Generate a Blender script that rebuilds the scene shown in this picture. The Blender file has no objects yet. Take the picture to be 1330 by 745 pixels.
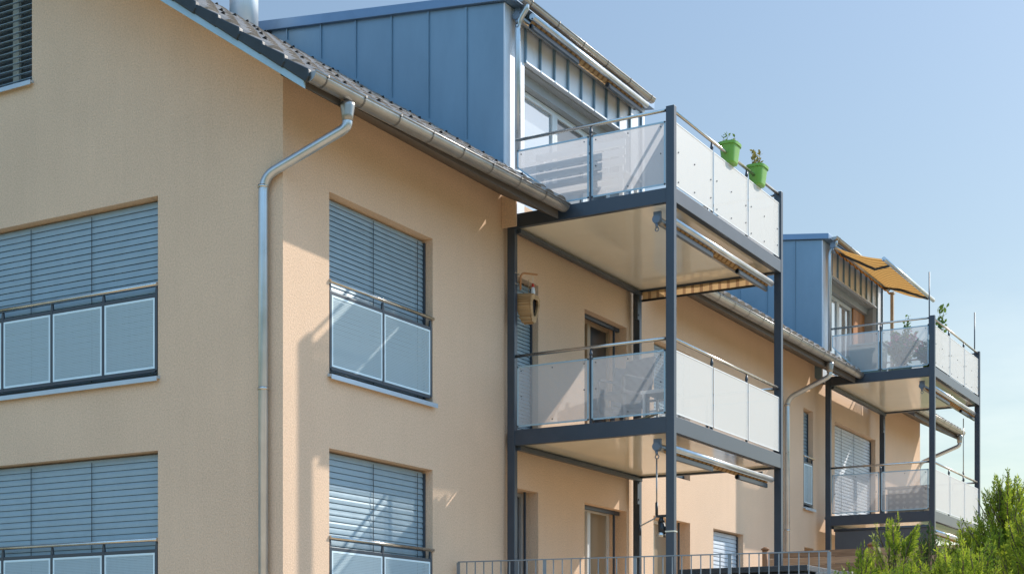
import bpy, bmesh, math, random
from mathutils import Vector, noise
random.seed(7)
S = bpy.context.scene
COL = S.collection
PI = math.pi

# ------------------------------------------------------------------ world geometry numbers
CAM = (-12.393, -9.887, 1.6)
AL = math.radians(29.9125)
FW = (math.cos(AL), math.sin(AL)); RT = (math.sin(AL), -math.cos(AL))
SUN = Vector((-4.3, 2.4, -3.45)).normalized()      # direction the light travels
TER = 1.95                                         # terrace level

# ------------------------------------------------------------------ materials
def mat(name):
    m = bpy.data.materials.new(name); m.use_nodes = True
    nt = m.node_tree; nt.nodes.clear()
    out = nt.nodes.new('ShaderNodeOutputMaterial')
    return m, nt, out
def N(nt, kind, **kw):
    n = nt.nodes.new(kind)
    for k, v in kw.items():
        if k in n.inputs.keys(): n.inputs[k].default_value = v
        else: setattr(n, k, v)
    return n
def rgb(c): return (c[0], c[1], c[2], 1)
def pbr(name, col, rough=.5, metal=0., var=.12, vscale=3., bump=0., bscale=60., spec=.5, stretch=None, col2=None, rvar=.1, fine=0., streak=0.):
    """principled with cloudy colour variation, roughness variation and a bump"""
    m, nt, out = mat(name); L = nt.links.new
    p = N(nt, 'ShaderNodeBsdfPrincipled'); p.inputs['Metallic'].default_value = metal
    p.inputs['Specular IOR Level'].default_value = spec
    tc = N(nt, 'ShaderNodeTexCoord'); mp = N(nt, 'ShaderNodeMapping')
    if stretch: mp.inputs['Scale'].default_value = stretch
    L(tc.outputs['Object'], mp.inputs['Vector'])
    nz = N(nt, 'ShaderNodeTexNoise', Scale=vscale, Detail=6., Roughness=.6); L(mp.outputs[0], nz.inputs['Vector'])
    cr = N(nt, 'ShaderNodeMix', data_type='RGBA')
    a = tuple(max(0, x*(1-var)) for x in col); b = tuple(x*(1+var) for x in col) if col2 is None else col2
    cr.inputs['A'].default_value = rgb(a); cr.inputs['B'].default_value = rgb(b)
    rg = N(nt, 'ShaderNodeMapRange'); rg.inputs['From Min'].default_value = .3; rg.inputs['From Max'].default_value = .7
    L(nz.outputs['Fac'], rg.inputs['Value']); L(rg.outputs[0], cr.inputs['Factor'])
    last = cr.outputs['Result']
    if fine:
        n3 = N(nt, 'ShaderNodeTexNoise', Scale=bscale, Detail=3.); L(tc.outputs['Object'], n3.inputs['Vector'])
        mr = N(nt, 'ShaderNodeMapRange'); mr.inputs['From Min'].default_value = .3; mr.inputs['From Max'].default_value = .7
        mr.inputs['To Min'].default_value = 1-fine; mr.inputs['To Max'].default_value = 1+fine
        L(n3.outputs['Fac'], mr.inputs['Value'])
        mx = N(nt, 'ShaderNodeVectorMath', operation='SCALE'); L(last, mx.inputs[0]); L(mr.outputs[0], mx.inputs['Scale'])
        last = mx.outputs[0]
    if streak:
        m5 = N(nt, 'ShaderNodeMapping'); m5.inputs['Scale'].default_value = (5., 5., .22); L(tc.outputs['Object'], m5.inputs['Vector'])
        n5 = N(nt, 'ShaderNodeTexNoise', Scale=1.5, Detail=5., Roughness=.6); L(m5.outputs[0], n5.inputs['Vector'])
        r5 = N(nt, 'ShaderNodeMapRange'); r5.inputs['From Min'].default_value = .3; r5.inputs['From Max'].default_value = .7; r5.inputs['To Min'].default_value = 1-streak; r5.inputs['To Max'].default_value = 1+streak*.6
        L(n5.outputs['Fac'], r5.inputs['Value'])
        x5 = N(nt, 'ShaderNodeVectorMath', operation='SCALE'); L(last, x5.inputs[0]); L(r5.outputs[0], x5.inputs['Scale']); last = x5.outputs[0]
    L(last, p.inputs['Base Color'])
    rr = N(nt, 'ShaderNodeMapRange'); rr.inputs['To Min'].default_value = max(.03, rough-rvar); rr.inputs['To Max'].default_value = min(1, rough+rvar)
    L(nz.outputs['Fac'], rr.inputs['Value']); L(rr.outputs[0], p.inputs['Roughness'])
    if bump:
        n2 = N(nt, 'ShaderNodeTexNoise', Scale=bscale, Detail=4.); L(mp.outputs[0], n2.inputs['Vector'])
        bp = N(nt, 'ShaderNodeBump', Strength=bump, Distance=.01); L(n2.outputs['Fac'], bp.inputs['Height']); L(bp.outputs[0], p.inputs['Normal'])
    L(p.outputs[0], out.inputs[0])
    return m
def sheet_mat(name, col, clear, transl=.35, holes=.014, rough=.45):
    """perforated light sheet: real holes as a dot grid, some light through the sheet"""
    m, nt, out = mat(name); L = nt.links.new
    d = N(nt, 'ShaderNodeBsdfPrincipled', Roughness=rough); d.inputs['Base Color'].default_value = rgb(col)
    t = N(nt, 'ShaderNodeBsdfTranslucent'); t.inputs['Color'].default_value = rgb(col)
    m1 = N(nt, 'ShaderNodeMixShader'); m1.inputs[0].default_value = transl; L(d.outputs[0], m1.inputs[1]); L(t.outputs[0], m1.inputs[2])
    tr = N(nt, 'ShaderNodeBsdfTransparent')
    tc = N(nt, 'ShaderNodeTexCoord'); uv = N(nt, 'ShaderNodeVectorMath', operation='SCALE'); uv.inputs['Scale'].default_value = 1/holes
    L(tc.outputs['UV'], uv.inputs[0])
    fr = N(nt, 'ShaderNodeVectorMath', operation='FRACTION'); L(uv.outputs[0], fr.inputs[0])
    sb = N(nt, 'ShaderNodeVectorMath', operation='SUBTRACT'); sb.inputs[1].default_value = (.5, .5, 0); L(fr.outputs[0], sb.inputs[0])
    ml = N(nt, 'ShaderNodeVectorMath', operation='MULTIPLY'); ml.inputs[1].default_value = (1, 1, 0); L(sb.outputs[0], ml.inputs[0])
    ln = N(nt, 'ShaderNodeVectorMath', operation='LENGTH'); L(ml.outputs[0], ln.inputs[0])
    lt = N(nt, 'ShaderNodeMath', operation='LESS_THAN'); lt.inputs[1].default_value = math.sqrt(clear/PI); L(ln.outputs['Value'], lt.inputs[0])
    m2 = N(nt, 'ShaderNodeMixShader'); L(lt.outputs[0], m2.inputs[0]); L(m1.outputs[0], m2.inputs[1]); L(tr.outputs[0], m2.inputs[2])
    L(m2.outputs[0], out.inputs[0]); return m
def glass_mat(name, col, refl=.45, rough=.03):
    m, nt, out = mat(name); L = nt.links.new
    d = N(nt, 'ShaderNodeBsdfPrincipled', Roughness=.35); d.inputs['Base Color'].default_value = rgb(col)
    g = N(nt, 'ShaderNodeBsdfGlossy', Roughness=rough); g.inputs['Color'].default_value = (.92, .96, 1, 1)
    lw = N(nt, 'ShaderNodeLayerWeight', Blend=.5)
    mr = N(nt, 'ShaderNodeMapRange'); mr.inputs['To Min'].default_value = refl*.5; mr.inputs['To Max'].default_value = min(1, refl*1.7)
    L(lw.outputs['Fresnel'], mr.inputs['Value'])
    tc = N(nt, 'ShaderNodeTexCoord'); nz = N(nt, 'ShaderNodeTexNoise', Scale=1.2, Detail=2.); L(tc.outputs['Object'], nz.inputs['Vector'])
    bp = N(nt, 'ShaderNodeBump', Strength=.06, Distance=.05); L(nz.outputs['Fac'], bp.inputs['Height']); L(bp.outputs[0], g.inputs['Normal'])
    mx = N(nt, 'ShaderNodeMixShader'); L(mr.outputs[0], mx.inputs[0]); L(d.outputs[0], mx.inputs[1]); L(g.outputs[0], mx.inputs[2])
    L(mx.outputs[0], out.inputs[0]); return m
def cloth_mat(name, c1, c2, scale, axis='U', transl=.5, w=.5):
    m, nt, out = mat(name); L = nt.links.new
    tc = N(nt, 'ShaderNodeTexCoord'); sp = N(nt, 'ShaderNodeSeparateXYZ'); L(tc.outputs['UV'], sp.inputs[0])
    mu = N(nt, 'ShaderNodeMath', operation='MULTIPLY'); mu.inputs[1].default_value = scale; L(sp.outputs['X' if axis == 'U' else 'Y'], mu.inputs[0])
    fr = N(nt, 'ShaderNodeMath', operation='FRACT'); L(mu.outputs[0], fr.inputs[0])
    gt = N(nt, 'ShaderNodeMath', operation='GREATER_THAN'); gt.inputs[1].default_value = w; L(fr.outputs[0], gt.inputs[0])
    cm = N(nt, 'ShaderNodeMix', data_type='RGBA'); cm.inputs['A'].default_value = rgb(c1); cm.inputs['B'].default_value = rgb(c2); L(gt.outputs[0], cm.inputs['Factor'])
    d = N(nt, 'ShaderNodeBsdfDiffuse'); t = N(nt, 'ShaderNodeBsdfTranslucent')
    L(cm.outputs['Result'], d.inputs[0]); L(cm.outputs['Result'], t.inputs[0])
    mx = N(nt, 'ShaderNodeMixShader'); mx.inputs[0].default_value = transl; L(d.outputs[0], mx.inputs[1]); L(t.outputs[0], mx.inputs[2])
    L(mx.outputs[0], out.inputs[0]); return m
def leaf_mat(name, c1, c2, transl=.4, scale=2.5):
    m, nt, out = mat(name); L = nt.links.new
    tc = N(nt, 'ShaderNodeTexCoord'); nz = N(nt, 'ShaderNodeTexNoise', Scale=scale, Detail=5.); L(tc.outputs['Object'], nz.inputs['Vector'])
    gi = N(nt, 'ShaderNodeNewGeometry')
    ad = N(nt, 'ShaderNodeMath', operation='ADD'); L(nz.outputs['Fac'], ad.inputs[0])
    sc = N(nt, 'ShaderNodeMath', operation='MULTIPLY'); sc.inputs[1].default_value = .5; L(gi.outputs['Random Per Island'], sc.inputs[0]); L(sc.outputs[0], ad.inputs[1])
    mr = N(nt, 'ShaderNodeMapRange'); mr.inputs['From Min'].default_value = .4; mr.inputs['From Max'].default_value = 1.1; L(ad.outputs[0], mr.inputs['Value'])
    cm = N(nt, 'ShaderNodeMix', data_type='RGBA'); cm.inputs['A'].default_value = rgb(c1); cm.inputs['B'].default_value = rgb(c2); L(mr.outputs[0], cm.inputs['Factor'])
    d = N(nt, 'ShaderNodeBsdfPrincipled', Roughness=.55); t = N(nt, 'ShaderNodeBsdfTranslucent')
    L(cm.outputs['Result'], d.inputs['Base Color']); L(cm.outputs['Result'], t.inputs[0])
    mx = N(nt, 'ShaderNodeMixShader'); mx.inputs[0].default_value = transl; L(d.outputs[0], mx.inputs[1]); L(t.outputs[0], mx.inputs[2])
    L(mx.outputs[0], out.inputs[0]); return m
def wood_mat(name, c1, c2, stretch, rough=.7, plank=None):
    m, nt, out = mat(name); L = nt.links.new
    tc = N(nt, 'ShaderNodeTexCoord'); mp = N(nt, 'ShaderNodeMapping'); mp.inputs['Scale'].default_value = stretch; L(tc.outputs['Object'], mp.inputs['Vector'])
    nz = N(nt, 'ShaderNodeTexNoise', Scale=4., Detail=7., Roughness=.65); L(mp.outputs[0], nz.inputs['Vector'])
    gi = N(nt, 'ShaderNodeNewGeometry')
    ad = N(nt, 'ShaderNodeMath', operation='MULTIPLY_ADD'); ad.inputs[1].default_value = .5; L(gi.outputs['Random Per Island'], ad.inputs[0]); L(nz.outputs['Fac'], ad.inputs[2])
    mr = N(nt, 'ShaderNodeMapRange'); mr.inputs['From Min'].default_value = .35; mr.inputs['From Max'].default_value = 1.1; L(ad.outputs[0], mr.inputs['Value'])
    cm = N(nt, 'ShaderNodeMix', data_type='RGBA'); cm.inputs['A'].default_value = rgb(c1); cm.inputs['B'].default_value = rgb(c2); L(mr.outputs[0], cm.inputs['Factor'])
    p = N(nt, 'ShaderNodeBsdfPrincipled', Roughness=rough); L(cm.outputs['Result'], p.inputs['Base Color'])
    bp = N(nt, 'ShaderNodeBump', Strength=.4, Distance=.004); L(nz.outputs['Fac'], bp.inputs['Height']); L(bp.outputs[0], p.inputs['Normal'])
    L(p.outputs[0], out.inputs[0]); return m

M = {}
M['stucco'] = pbr('stucco', (.70, .50, .35), .92, var=.05, vscale=.7, bump=.6, bscale=55., spec=.15, rvar=.03, fine=.12, streak=.018)
M['roofboard'] = pbr('eave_board', (.10, .085, .075), .6)
M['zinc'] = pbr('zinc', (.34, .33, .315), .34, metal=.8, var=.12, vscale=5., rvar=.08)
M['steel'] = pbr('stainless_steel', (.55, .52, .48), .24, metal=.95, var=.08, vscale=8.)
M['pipe'] = pbr('downpipe_zinc', (.50, .53, .56), .30, metal=.75, var=.1, vscale=4., rvar=.07)
M['dorm'] = pbr('standing_seam', (.20, .295, .375), .42, metal=.45, var=.13, vscale=1.1, bump=.35, bscale=4., rvar=.06, stretch=(1, 1, .35))
M['dormlt'] = pbr('standing_seam_front', (.64, .67, .71), .40, metal=.25, var=.06, vscale=1.5, bump=.10, bscale=6., rvar=.06)
M['dormroof'] = pbr('dormer_roof_sheet', (.17, .26, .38), .38, metal=.5, var=.08)
M['steelpaint'] = pbr('anthracite_paint', (.034, .048, .068), .34, var=.10, vscale=4., spec=.6, rvar=.06)
M['darkpaint'] = pbr('dark_frame_paint', (.045, .058, .075), .4, var=.1)
M['trim'] = pbr('pale_blue_metal', (.36, .50, .58), .4, metal=.25, var=.06, vscale=4.)
M['panelw'] = sheet_mat('perforated_white_sheet', (.60, .59, .60), .10, .45)
M['panelclear'] = sheet_mat('perforated_open_sheet', (.56, .56, .57), .40, .25)
M['panelsolid'] = sheet_mat('perforated_dense_sheet', (.60, .58, .54), .05, .12)
M['panelwin'] = sheet_mat('window_guard_sheet', (.46, .575, .62), .17, .15, holes=.018)
M['edge'] = pbr('panel_edge', (.68, .81, .87), .4, metal=.1, var=.05)
M['edgew'] = pbr('panel_edge_white', (.70, .70, .68), .4, var=.04)
M['screw'] = pbr('screw_head', (.12, .12, .13), .4, metal=.6)
M['ceil'] = pbr('glossy_cream_panel', (.80, .73, .60), .10, var=.04, vscale=1.5, spec=.55, rvar=.04)
M['blind'] = pbr('blind_slat', (.28, .37, .42), .42, metal=.15, var=.06, vscale=6., rvar=.06)
M['blindpale'] = pbr('blind_slat_pale', (.60, .64, .68), .45, metal=.1, var=.06, vscale=6.)
M['cord'] = pbr('blind_cord', (.03, .04, .05), .7)
M['sill'] = pbr('sill_sheet', (.46, .54, .62), .38, metal=.35, var=.06)
M['frame'] = pbr('window_frame_white', (.66, .67, .67), .4, var=.04)
M['framegrey'] = pbr('window_frame_grey', (.34, .35, .36), .42, var=.05)
M['frametan'] = pbr('window_frame_tan', (.42, .31, .20), .5, var=.08)
M['glassdark'] = glass_mat('dark_glass', (.02, .025, .03), .25)
M['glasssky'] = glass_mat('sky_glass', (.16, .20, .23), .66)
M['glasstan'] = glass_mat('curtained_glass', (.30, .23, .15), .22)
M['tile'] = pbr('roof_tile', (.29, .245, .21), .45, var=.30, vscale=5., bump=.3, bscale=45., spec=.5, rvar=.12)
M['verge'] = pbr('verge_tile', (.022, .030, .036), .5, var=.3, vscale=6., bump=.2, bscale=50.)
M['hook'] = pbr('snow_hook', (.022, .021, .02), .85, spec=.1)
M['wood'] = wood_mat('weathered_board', (.16, .09, .05), (.44, .28, .17), (6, .6, 9), .8)
M['woodpost'] = wood_mat('fence_post_wood', (.20, .09, .04), (.38, .19, .09), (6, 6, .6), .75)
M['bird'] = wood_mat('birdhouse_wood', (.30, .17, .07), (.56, .35, .17), (2, 2, 30), .6)
M['orange'] = wood_mat('oiled_wood', (.34, .13, .04), (.55, .25, .09), (8, 8, .7), .5)
M['black'] = pbr('black_plastic', (.018, .019, .021), .45)
M['wickerdark'] = pbr('dark_wicker', (.035, .04, .046), .6, var=.35, vscale=22., bump=.8, bscale=40., stretch=(1, 1, 3))
M['wickerpale'] = pbr('pale_wicker', (.34, .31, .27), .7, var=.5, vscale=26., bump=.8, bscale=40.)
M['screen'] = pbr('grey_screen_cloth', (.085, .088, .095), .85, var=.08, vscale=3., bump=.15, bscale=80.)
M['stripe'] = cloth_mat('striped_awning_cloth', (.56, .37, .19), (.32, .19, .10), 7., transl=.5, w=.65)
M['stripe2'] = cloth_mat('ochre_awning_cloth', (.64, .34, .10), (.22, .09, .03), 4.2, transl=.55, w=.72)
M['green'] = pbr('green_plastic', (.15, .36, .045), .4, var=.06, vscale=4., spec=.5)
M['soil'] = pbr('potting_soil', (.04, .03, .02), .95)
M['leaf'] = leaf_mat('leaf_green', (.05, .11, .02), (.22, .32, .06))
M['leafyel'] = leaf_mat('leaf_yellow', (.16, .14, .03), (.34, .28, .06))
M['thuja'] = leaf_mat('conifer_spray', (.06, .14, .010), (.56, .62, .055), .5, 3.2)
M['thujadark'] = leaf_mat('conifer_dark', (.022, .06, .012), (.11, .18, .025), .35, 2.)
M['bark'] = pbr('bark', (.12, .075, .045), .9, bump=.6, bscale=30.)
M['pink'] = pbr('pink_petal', (.75, .12, .25), .6, var=.2)
M['red'] = pbr('red_plastic', (.6, .05, .03), .4)
M['white'] = pbr('white_paint', (.78, .78, .76), .4, var=.04)
M['rope'] = pbr('tan_hose', (.42, .30, .17), .6)
M['greybox'] = pbr('grey_green_planter', (.20, .27, .25), .5, var=.08)
M['rattan'] = pbr('grey_rattan', (.05, .05, .055), .7, var=.3, vscale=25., bump=.6, bscale=45.)
M['dots'] = None
M['grass'] = pbr('lawn', (.055, .10, .02), .9, var=.45, vscale=1.2, bump=.7, bscale=30., fine=.3)
M['pave'] = pbr('terrace_slabs', (.62, .46, .28), .85, var=.12, vscale=2., bump=.3, bscale=40.)
M['concrete'] = pbr('retaining_concrete', (.33, .31, .28), .85, var=.12, vscale=1.5, bump=.3, bscale=30.)
M['bracket'] = pbr('awning_bracket', (.16, .20, .25), .4, metal=.4)
M['flue'] = pbr('chimney_sheet', (.62, .66, .70), .42, metal=.35, var=.04)
M['bounce_yard'] = pbr('bounce_gravel', (.62, .44, .26), .9, var=.12, vscale=1.5, bump=.4, bscale=50., fine=.15)
M['joint'] = pbr('gutter_joint', (.20, .19, .18), .45, metal=.7)
M['galv'] = pbr('galvanised_bar', (.23, .25, .27), .4, metal=.5, var=.12, vscale=5.)
def dots_mat():
    m, nt, out = mat('dotted_weave'); L = nt.links.new
    tc = N(nt, 'ShaderNodeTexCoord'); mp = N(nt, 'ShaderNodeMapping'); mp.inputs['Scale'].default_value = (1, 7.5, 9.); L(tc.outputs['Object'], mp.inputs['Vector'])
    vo = N(nt, 'ShaderNodeTexVoronoi', Scale=1.); vo.inputs['Randomness'].default_value = .12; L(mp.outputs[0], vo.inputs['Vector'])
    mr = N(nt, 'ShaderNodeMapRange'); mr.inputs['From Min'].default_value = .32; mr.inputs['From Max'].default_value = .48; L(vo.outputs['Distance'], mr.inputs['Value'])
    cm = N(nt, 'ShaderNodeMix', data_type='RGBA'); cm.inputs['A'].default_value = (.72, .62, .48, 1); cm.inputs['B'].default_value = (.36, .28, .20, 1); L(mr.outputs[0], cm.inputs['Factor'])
    p = N(nt, 'ShaderNodeBsdfPrincipled', Roughness=.7); L(cm.outputs['Result'], p.inputs['Base Color']); L(p.outputs[0], out.inputs[0]); return m
M['dots'] = dots_mat()

# ------------------------------------------------------------------ mesh builder
ident = lambda a, b, c: (a, b, c)
fac = lambda u, d, z: (u, d, z)          # facade wall: u runs along X, d into the wall
gab = lambda u, d, z: (d, u, z)          # gable wall: u runs along Y, d into the wall
OFF = {}
class MB:
    def __init__(s, f=ident): s.v = []; s.f = []; s.mi = []; s.sm = []; s.uv = {}; s.fn = f
    def pt(s, p): s.v.append(s.fn(*p)); return len(s.v)-1
    def face(s, pts, mi=0, smooth=False, uv=None):
        i = [s.pt(p) for p in pts]; s.f.append(i); s.mi.append(mi); s.sm.append(smooth)
        if uv: s.uv[len(s.f)-1] = uv
    def box(s, a, b, mi=0):
        x0, y0, z0 = a; x1, y1, z1 = b
        P = [s.pt(p) for p in ((x0,y0,z0),(x1,y0,z0),(x1,y1,z0),(x0,y1,z0),(x0,y0,z1),(x1,y0,z1),(x1,y1,z1),(x0,y1,z1))]
        for q in ((0,3,2,1),(4,5,6,7),(0,1,5,4),(1,2,6,5),(2,3,7,6),(3,0,4,7)):
            s.f.append([P[k] for k in q]); s.mi.append(mi); s.sm.append(False)
    def prism(s, poly, ext, mi=0, cap=True):
        """poly: list of 3-tuples, ext: extrusion vector"""
        n = len(poly); A = [s.pt(p) for p in poly]; B = [s.pt(tuple(p[k]+ext[k] for k in range(3))) for p in poly]
        if cap:
            s.f.append(A[::-1]); s.f.append(B); s.mi += [mi, mi]; s.sm += [False, False]
        for k in range(n):
            s.f.append([A[k], A[(k+1) % n], B[(k+1) % n], B[k]]); s.mi.append(mi); s.sm.append(False)
    def tube(s, pts, r, n=10, mi=0, cap=True, bend=0):
        P = [Vector(p) for p in pts]
        if bend and len(P) > 2:
            Q = [P[0]]
            for k in range(1, len(P)-1):
                a = (P[k-1]-P[k]); b = (P[k+1]-P[k]); t = min(bend, a.length*.45, b.length*.45)
                p0 = P[k]+a.normalized()*t; p1 = P[k]+b.normalized()*t
                for j in range(6):
                    q = j/5; Q.append((1-q)**2*p0+2*q*(1-q)*P[k]+q*q*p1)
            Q.append(P[-1]); P = Q
        R = r if isinstance(r, (list, tuple)) else [r]*len(P)
        rings = []; u = None
        for k in range(len(P)):
            t = (P[min(k+1, len(P)-1)]-P[max(k-1, 0)]).normalized()
            if u is None:
                u = t.cross(Vector((0, 0, 1)));
                if u.length < 1e-3: u = Vector((1, 0, 0))
            u = (u-t*u.dot(t)).normalized(); w = t.cross(u)
            rings.append([s.pt(tuple(P[k]+R[k]*(math.cos(2*PI*j/n)*u+math.sin(2*PI*j/n)*w))) for j in range(n)])
        for a, b in zip(rings, rings[1:]):
            for j in range(n):
                s.f.append([a[j], a[(j+1) % n], b[(j+1) % n], b[j]]); s.mi.append(mi); s.sm.append(True)
        if cap:
            s.f.append(rings[0][::-1]); s.f.append(rings[-1]); s.mi += [mi, mi]; s.sm += [False, False]
    def build(s, name, mats, parent=None, bevel=0., recalc=True):
        off = OFF.get(parent.name, Vector((0, 0, 0))) if parent else Vector((0, 0, 0))
        me = bpy.data.meshes.new(name)
        me.from_pydata([(v[0]-off.x, v[1]-off.y, v[2]-off.z) for v in s.v], [], s.f)
        if not isinstance(mats, (list, tuple)): mats = [mats]
        for m in mats: me.materials.append(M[m] if isinstance(m, str) else m)
        me.polygons.foreach_set('material_index', s.mi); me.polygons.foreach_set('use_smooth', s.sm)
        if s.uv:
            lay = me.uv_layers.new(name='UVMap')
            for fi, uvs in s.uv.items():
                for li, c in zip(me.polygons[fi].loop_indices, uvs): lay.data[li].uv = c
        me.update()
        if recalc and len(s.f) < 60000:
            bm = bmesh.new(); bm.from_mesh(me); bmesh.ops.recalc_face_normals(bm, faces=bm.faces); bm.to_mesh(me); bm.free()
        o = bpy.data.objects.new(name, me); COL.objects.link(o)
        if parent: o.parent = parent; OFF[o.name] = off
        if bevel:
            b = o.modifiers.new('bevel', 'BEVEL'); b.width = bevel; b.segments = 2; b.limit_method = 'ANGLE'; b.angle_limit = math.radians(50)
        return o
def thing(name, label, cat, loc, group=None):
    o = bpy.data.objects.new(name, None); COL.objects.link(o); o.location = loc; o.empty_display_size = .2
    OFF[o.name] = Vector(loc); o['label'] = label; o['category'] = cat
    if group: o['group'] = group
    return o
def struct(o): o['kind'] = 'structure'; return o

# ------------------------------------------------------------------ sky, sun, camera
w = bpy.data.worlds.new('World'); S.world = w; w.use_nodes = True
nt = w.node_tree; nt.nodes.clear(); L = nt.links.new
sky = N(nt, 'ShaderNodeTexSky'); sky.sky_type = 'NISHITA'; sky.sun_disc = False
el = math.asin(-SUN.z); sky.sun_elevation = el; sky.sun_rotation = math.atan2(-SUN.x, -SUN.y)
sky.altitude = 500; sky.air_density = 1.0; sky.dust_density = .8; sky.ozone_density = 1.0
tc = N(nt, 'ShaderNodeTexCoord'); mp = N(nt, 'ShaderNodeMapping'); mp.inputs['Scale'].default_value = (1.6, 1.6, 7.)
L(tc.outputs['Generated'], mp.inputs['Vector'])
nz = N(nt, 'ShaderNodeTexNoise', Scale=2.2, Detail=7., Roughness=.55); L(mp.outputs[0], nz.inputs['Vector'])
rp = N(nt, 'ShaderNodeMapRange'); rp.inputs['From Min'].default_value = .50; rp.inputs['From Max'].default_value = .78; rp.inputs['To Max'].default_value = .45
L(nz.outputs['Fac'], rp.inputs['Value'])
sx = N(nt, 'ShaderNodeSeparateXYZ'); L(tc.outputs['Generated'], sx.inputs[0])
lo = N(nt, 'ShaderNodeMapRange'); lo.inputs['From Min'].default_value = .26; lo.inputs['From Max'].default_value = .12; L(sx.outputs['Z'], lo.inputs['Value'])
mu = N(nt, 'ShaderNodeMath', operation='MULTIPLY'); L(rp.outputs[0], mu.inputs[0]); L(lo.outputs[0], mu.inputs[1])
mx = N(nt, 'ShaderNodeMix', data_type='RGBA'); mx.inputs['B'].default_value = (9.5, 10.2, 11.2, 1)
L(mu.outputs[0], mx.inputs['Factor']); L(sky.outputs[0], mx.inputs['A'])
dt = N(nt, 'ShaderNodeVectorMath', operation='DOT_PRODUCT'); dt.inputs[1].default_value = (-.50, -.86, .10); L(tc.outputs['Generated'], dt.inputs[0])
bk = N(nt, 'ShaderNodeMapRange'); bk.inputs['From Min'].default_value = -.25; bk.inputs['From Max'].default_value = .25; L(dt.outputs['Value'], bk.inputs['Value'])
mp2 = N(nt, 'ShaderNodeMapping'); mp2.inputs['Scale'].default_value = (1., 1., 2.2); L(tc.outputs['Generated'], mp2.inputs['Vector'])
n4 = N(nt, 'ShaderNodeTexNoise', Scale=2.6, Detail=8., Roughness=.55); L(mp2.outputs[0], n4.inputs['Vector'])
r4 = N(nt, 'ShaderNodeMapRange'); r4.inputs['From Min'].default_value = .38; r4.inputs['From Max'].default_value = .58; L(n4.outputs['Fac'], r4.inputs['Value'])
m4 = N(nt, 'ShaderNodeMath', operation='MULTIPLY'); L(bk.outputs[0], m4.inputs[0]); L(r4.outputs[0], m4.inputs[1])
cx = N(nt, 'ShaderNodeMix', data_type='RGBA'); cx.inputs['B'].default_value = (4.1, 8.0, 14.4, 1); L(m4.outputs[0], cx.inputs['Factor']); L(mx.outputs['Result'], cx.inputs['A'])  # bright blue haze added to the unseen sky behind the camera, lifts shaded walls
tn = N(nt, 'ShaderNodeVectorMath', operation='MULTIPLY'); hz = N(nt, 'ShaderNodeMapRange'); hz.inputs['From Max'].default_value = .42; hz.inputs['To Min'].default_value = .69; hz.inputs['To Max'].default_value = 1.04; L(sx.outputs['Z'], hz.inputs['Value'])
hc = N(nt, 'ShaderNodeMix', data_type='RGBA'); hc.inputs['A'].default_value = (1, .95, .83, 1); hc.inputs['B'].default_value = (1, 1, 1, 1)
h3 = N(nt, 'ShaderNodeMapRange'); h3.inputs['From Max'].default_value = .42; L(sx.outputs['Z'], h3.inputs['Value']); L(h3.outputs[0], hc.inputs['Factor'])
h1 = N(nt, 'ShaderNodeVectorMath', operation='MULTIPLY'); L(cx.outputs['Result'], h1.inputs[0]); L(hc.outputs['Result'], h1.inputs[1])
h2 = N(nt, 'ShaderNodeVectorMath', operation='SCALE'); L(h1.outputs[0], h2.inputs[0]); L(hz.outputs[0], h2.inputs['Scale'])
tn.inputs[1].default_value = (1.0, .96, .86); L(h2.outputs[0], tn.inputs[0])
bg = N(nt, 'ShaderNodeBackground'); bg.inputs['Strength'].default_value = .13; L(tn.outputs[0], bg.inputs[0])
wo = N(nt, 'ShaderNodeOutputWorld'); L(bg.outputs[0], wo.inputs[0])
sl = bpy.data.lights.new('sun', 'SUN'); sl.energy = 3.7; sl.angle = math.radians(.53); sl.color = (1, .93, .84)
so = bpy.data.objects.new('sun', sl); COL.objects.link(so); so.rotation_euler = SUN.to_track_quat('-Z', 'Y').to_euler(); so.location = (20, -12, 25)
cd = bpy.data.cameras.new('camera'); co = bpy.data.objects.new('camera', cd); COL.objects.link(co); S.camera = co
co.location = CAM; cd.sensor_width = 36; cd.lens = 1951.2/1330*36; cd.shift_y = (871.05-372.5)/1330; cd.clip_end = 3000
co.rotation_euler = Vector((FW[0], FW[1], 0)).to_track_quat('-Z', 'Y').to_euler()
S.view_settings.view_transform = 'Standard'; S.view_settings.look = 'None'; S.view_settings.exposure = .45; S.view_settings.gamma = 1
S.cycles.max_bounces = 10; S.cycles.transparent_max_bounces = 16; S.cycles.use_denoising = True

# ------------------------------------------------------------------ ground
b = MB(); b.face([(-600,-600,0),(600,-600,0),(600,600,0),(-600,600,0)]); struct(b.build('ground', 'grass'))
b = MB(); b.face([(-16,-26,.004),(60,-26,.004),(60,-.0,.004),(-.0,-.0,.004),(0,24,.004),(-16,24,.004)]); struct(b.build('bounce_yard', 'bounce_yard'))  # unseen pale ground added to bounce warm sunlight up onto the walls
b = MB()      # the terrace: paved slab behind a concrete retaining wall
b.prism([(3.40,-.02,.0),(4.06,-4.6,.0),(4.3,-6.6,.0),(34,-6.6,.0),(34,-.02,.0)], (0,0,TER-.06), 0)
struct(b.build('terrace_base', 'concrete'))
b = MB(); b.prism([(3.38,-.015,TER-.06),(4.04,-4.6,TER-.06),(4.28,-6.62,TER-.06),(34,-6.62,TER-.06),(34,-.015,TER-.06)], (0,0,.06), 0)
struct(b.build('terrace_paving', 'pave'))

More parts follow.
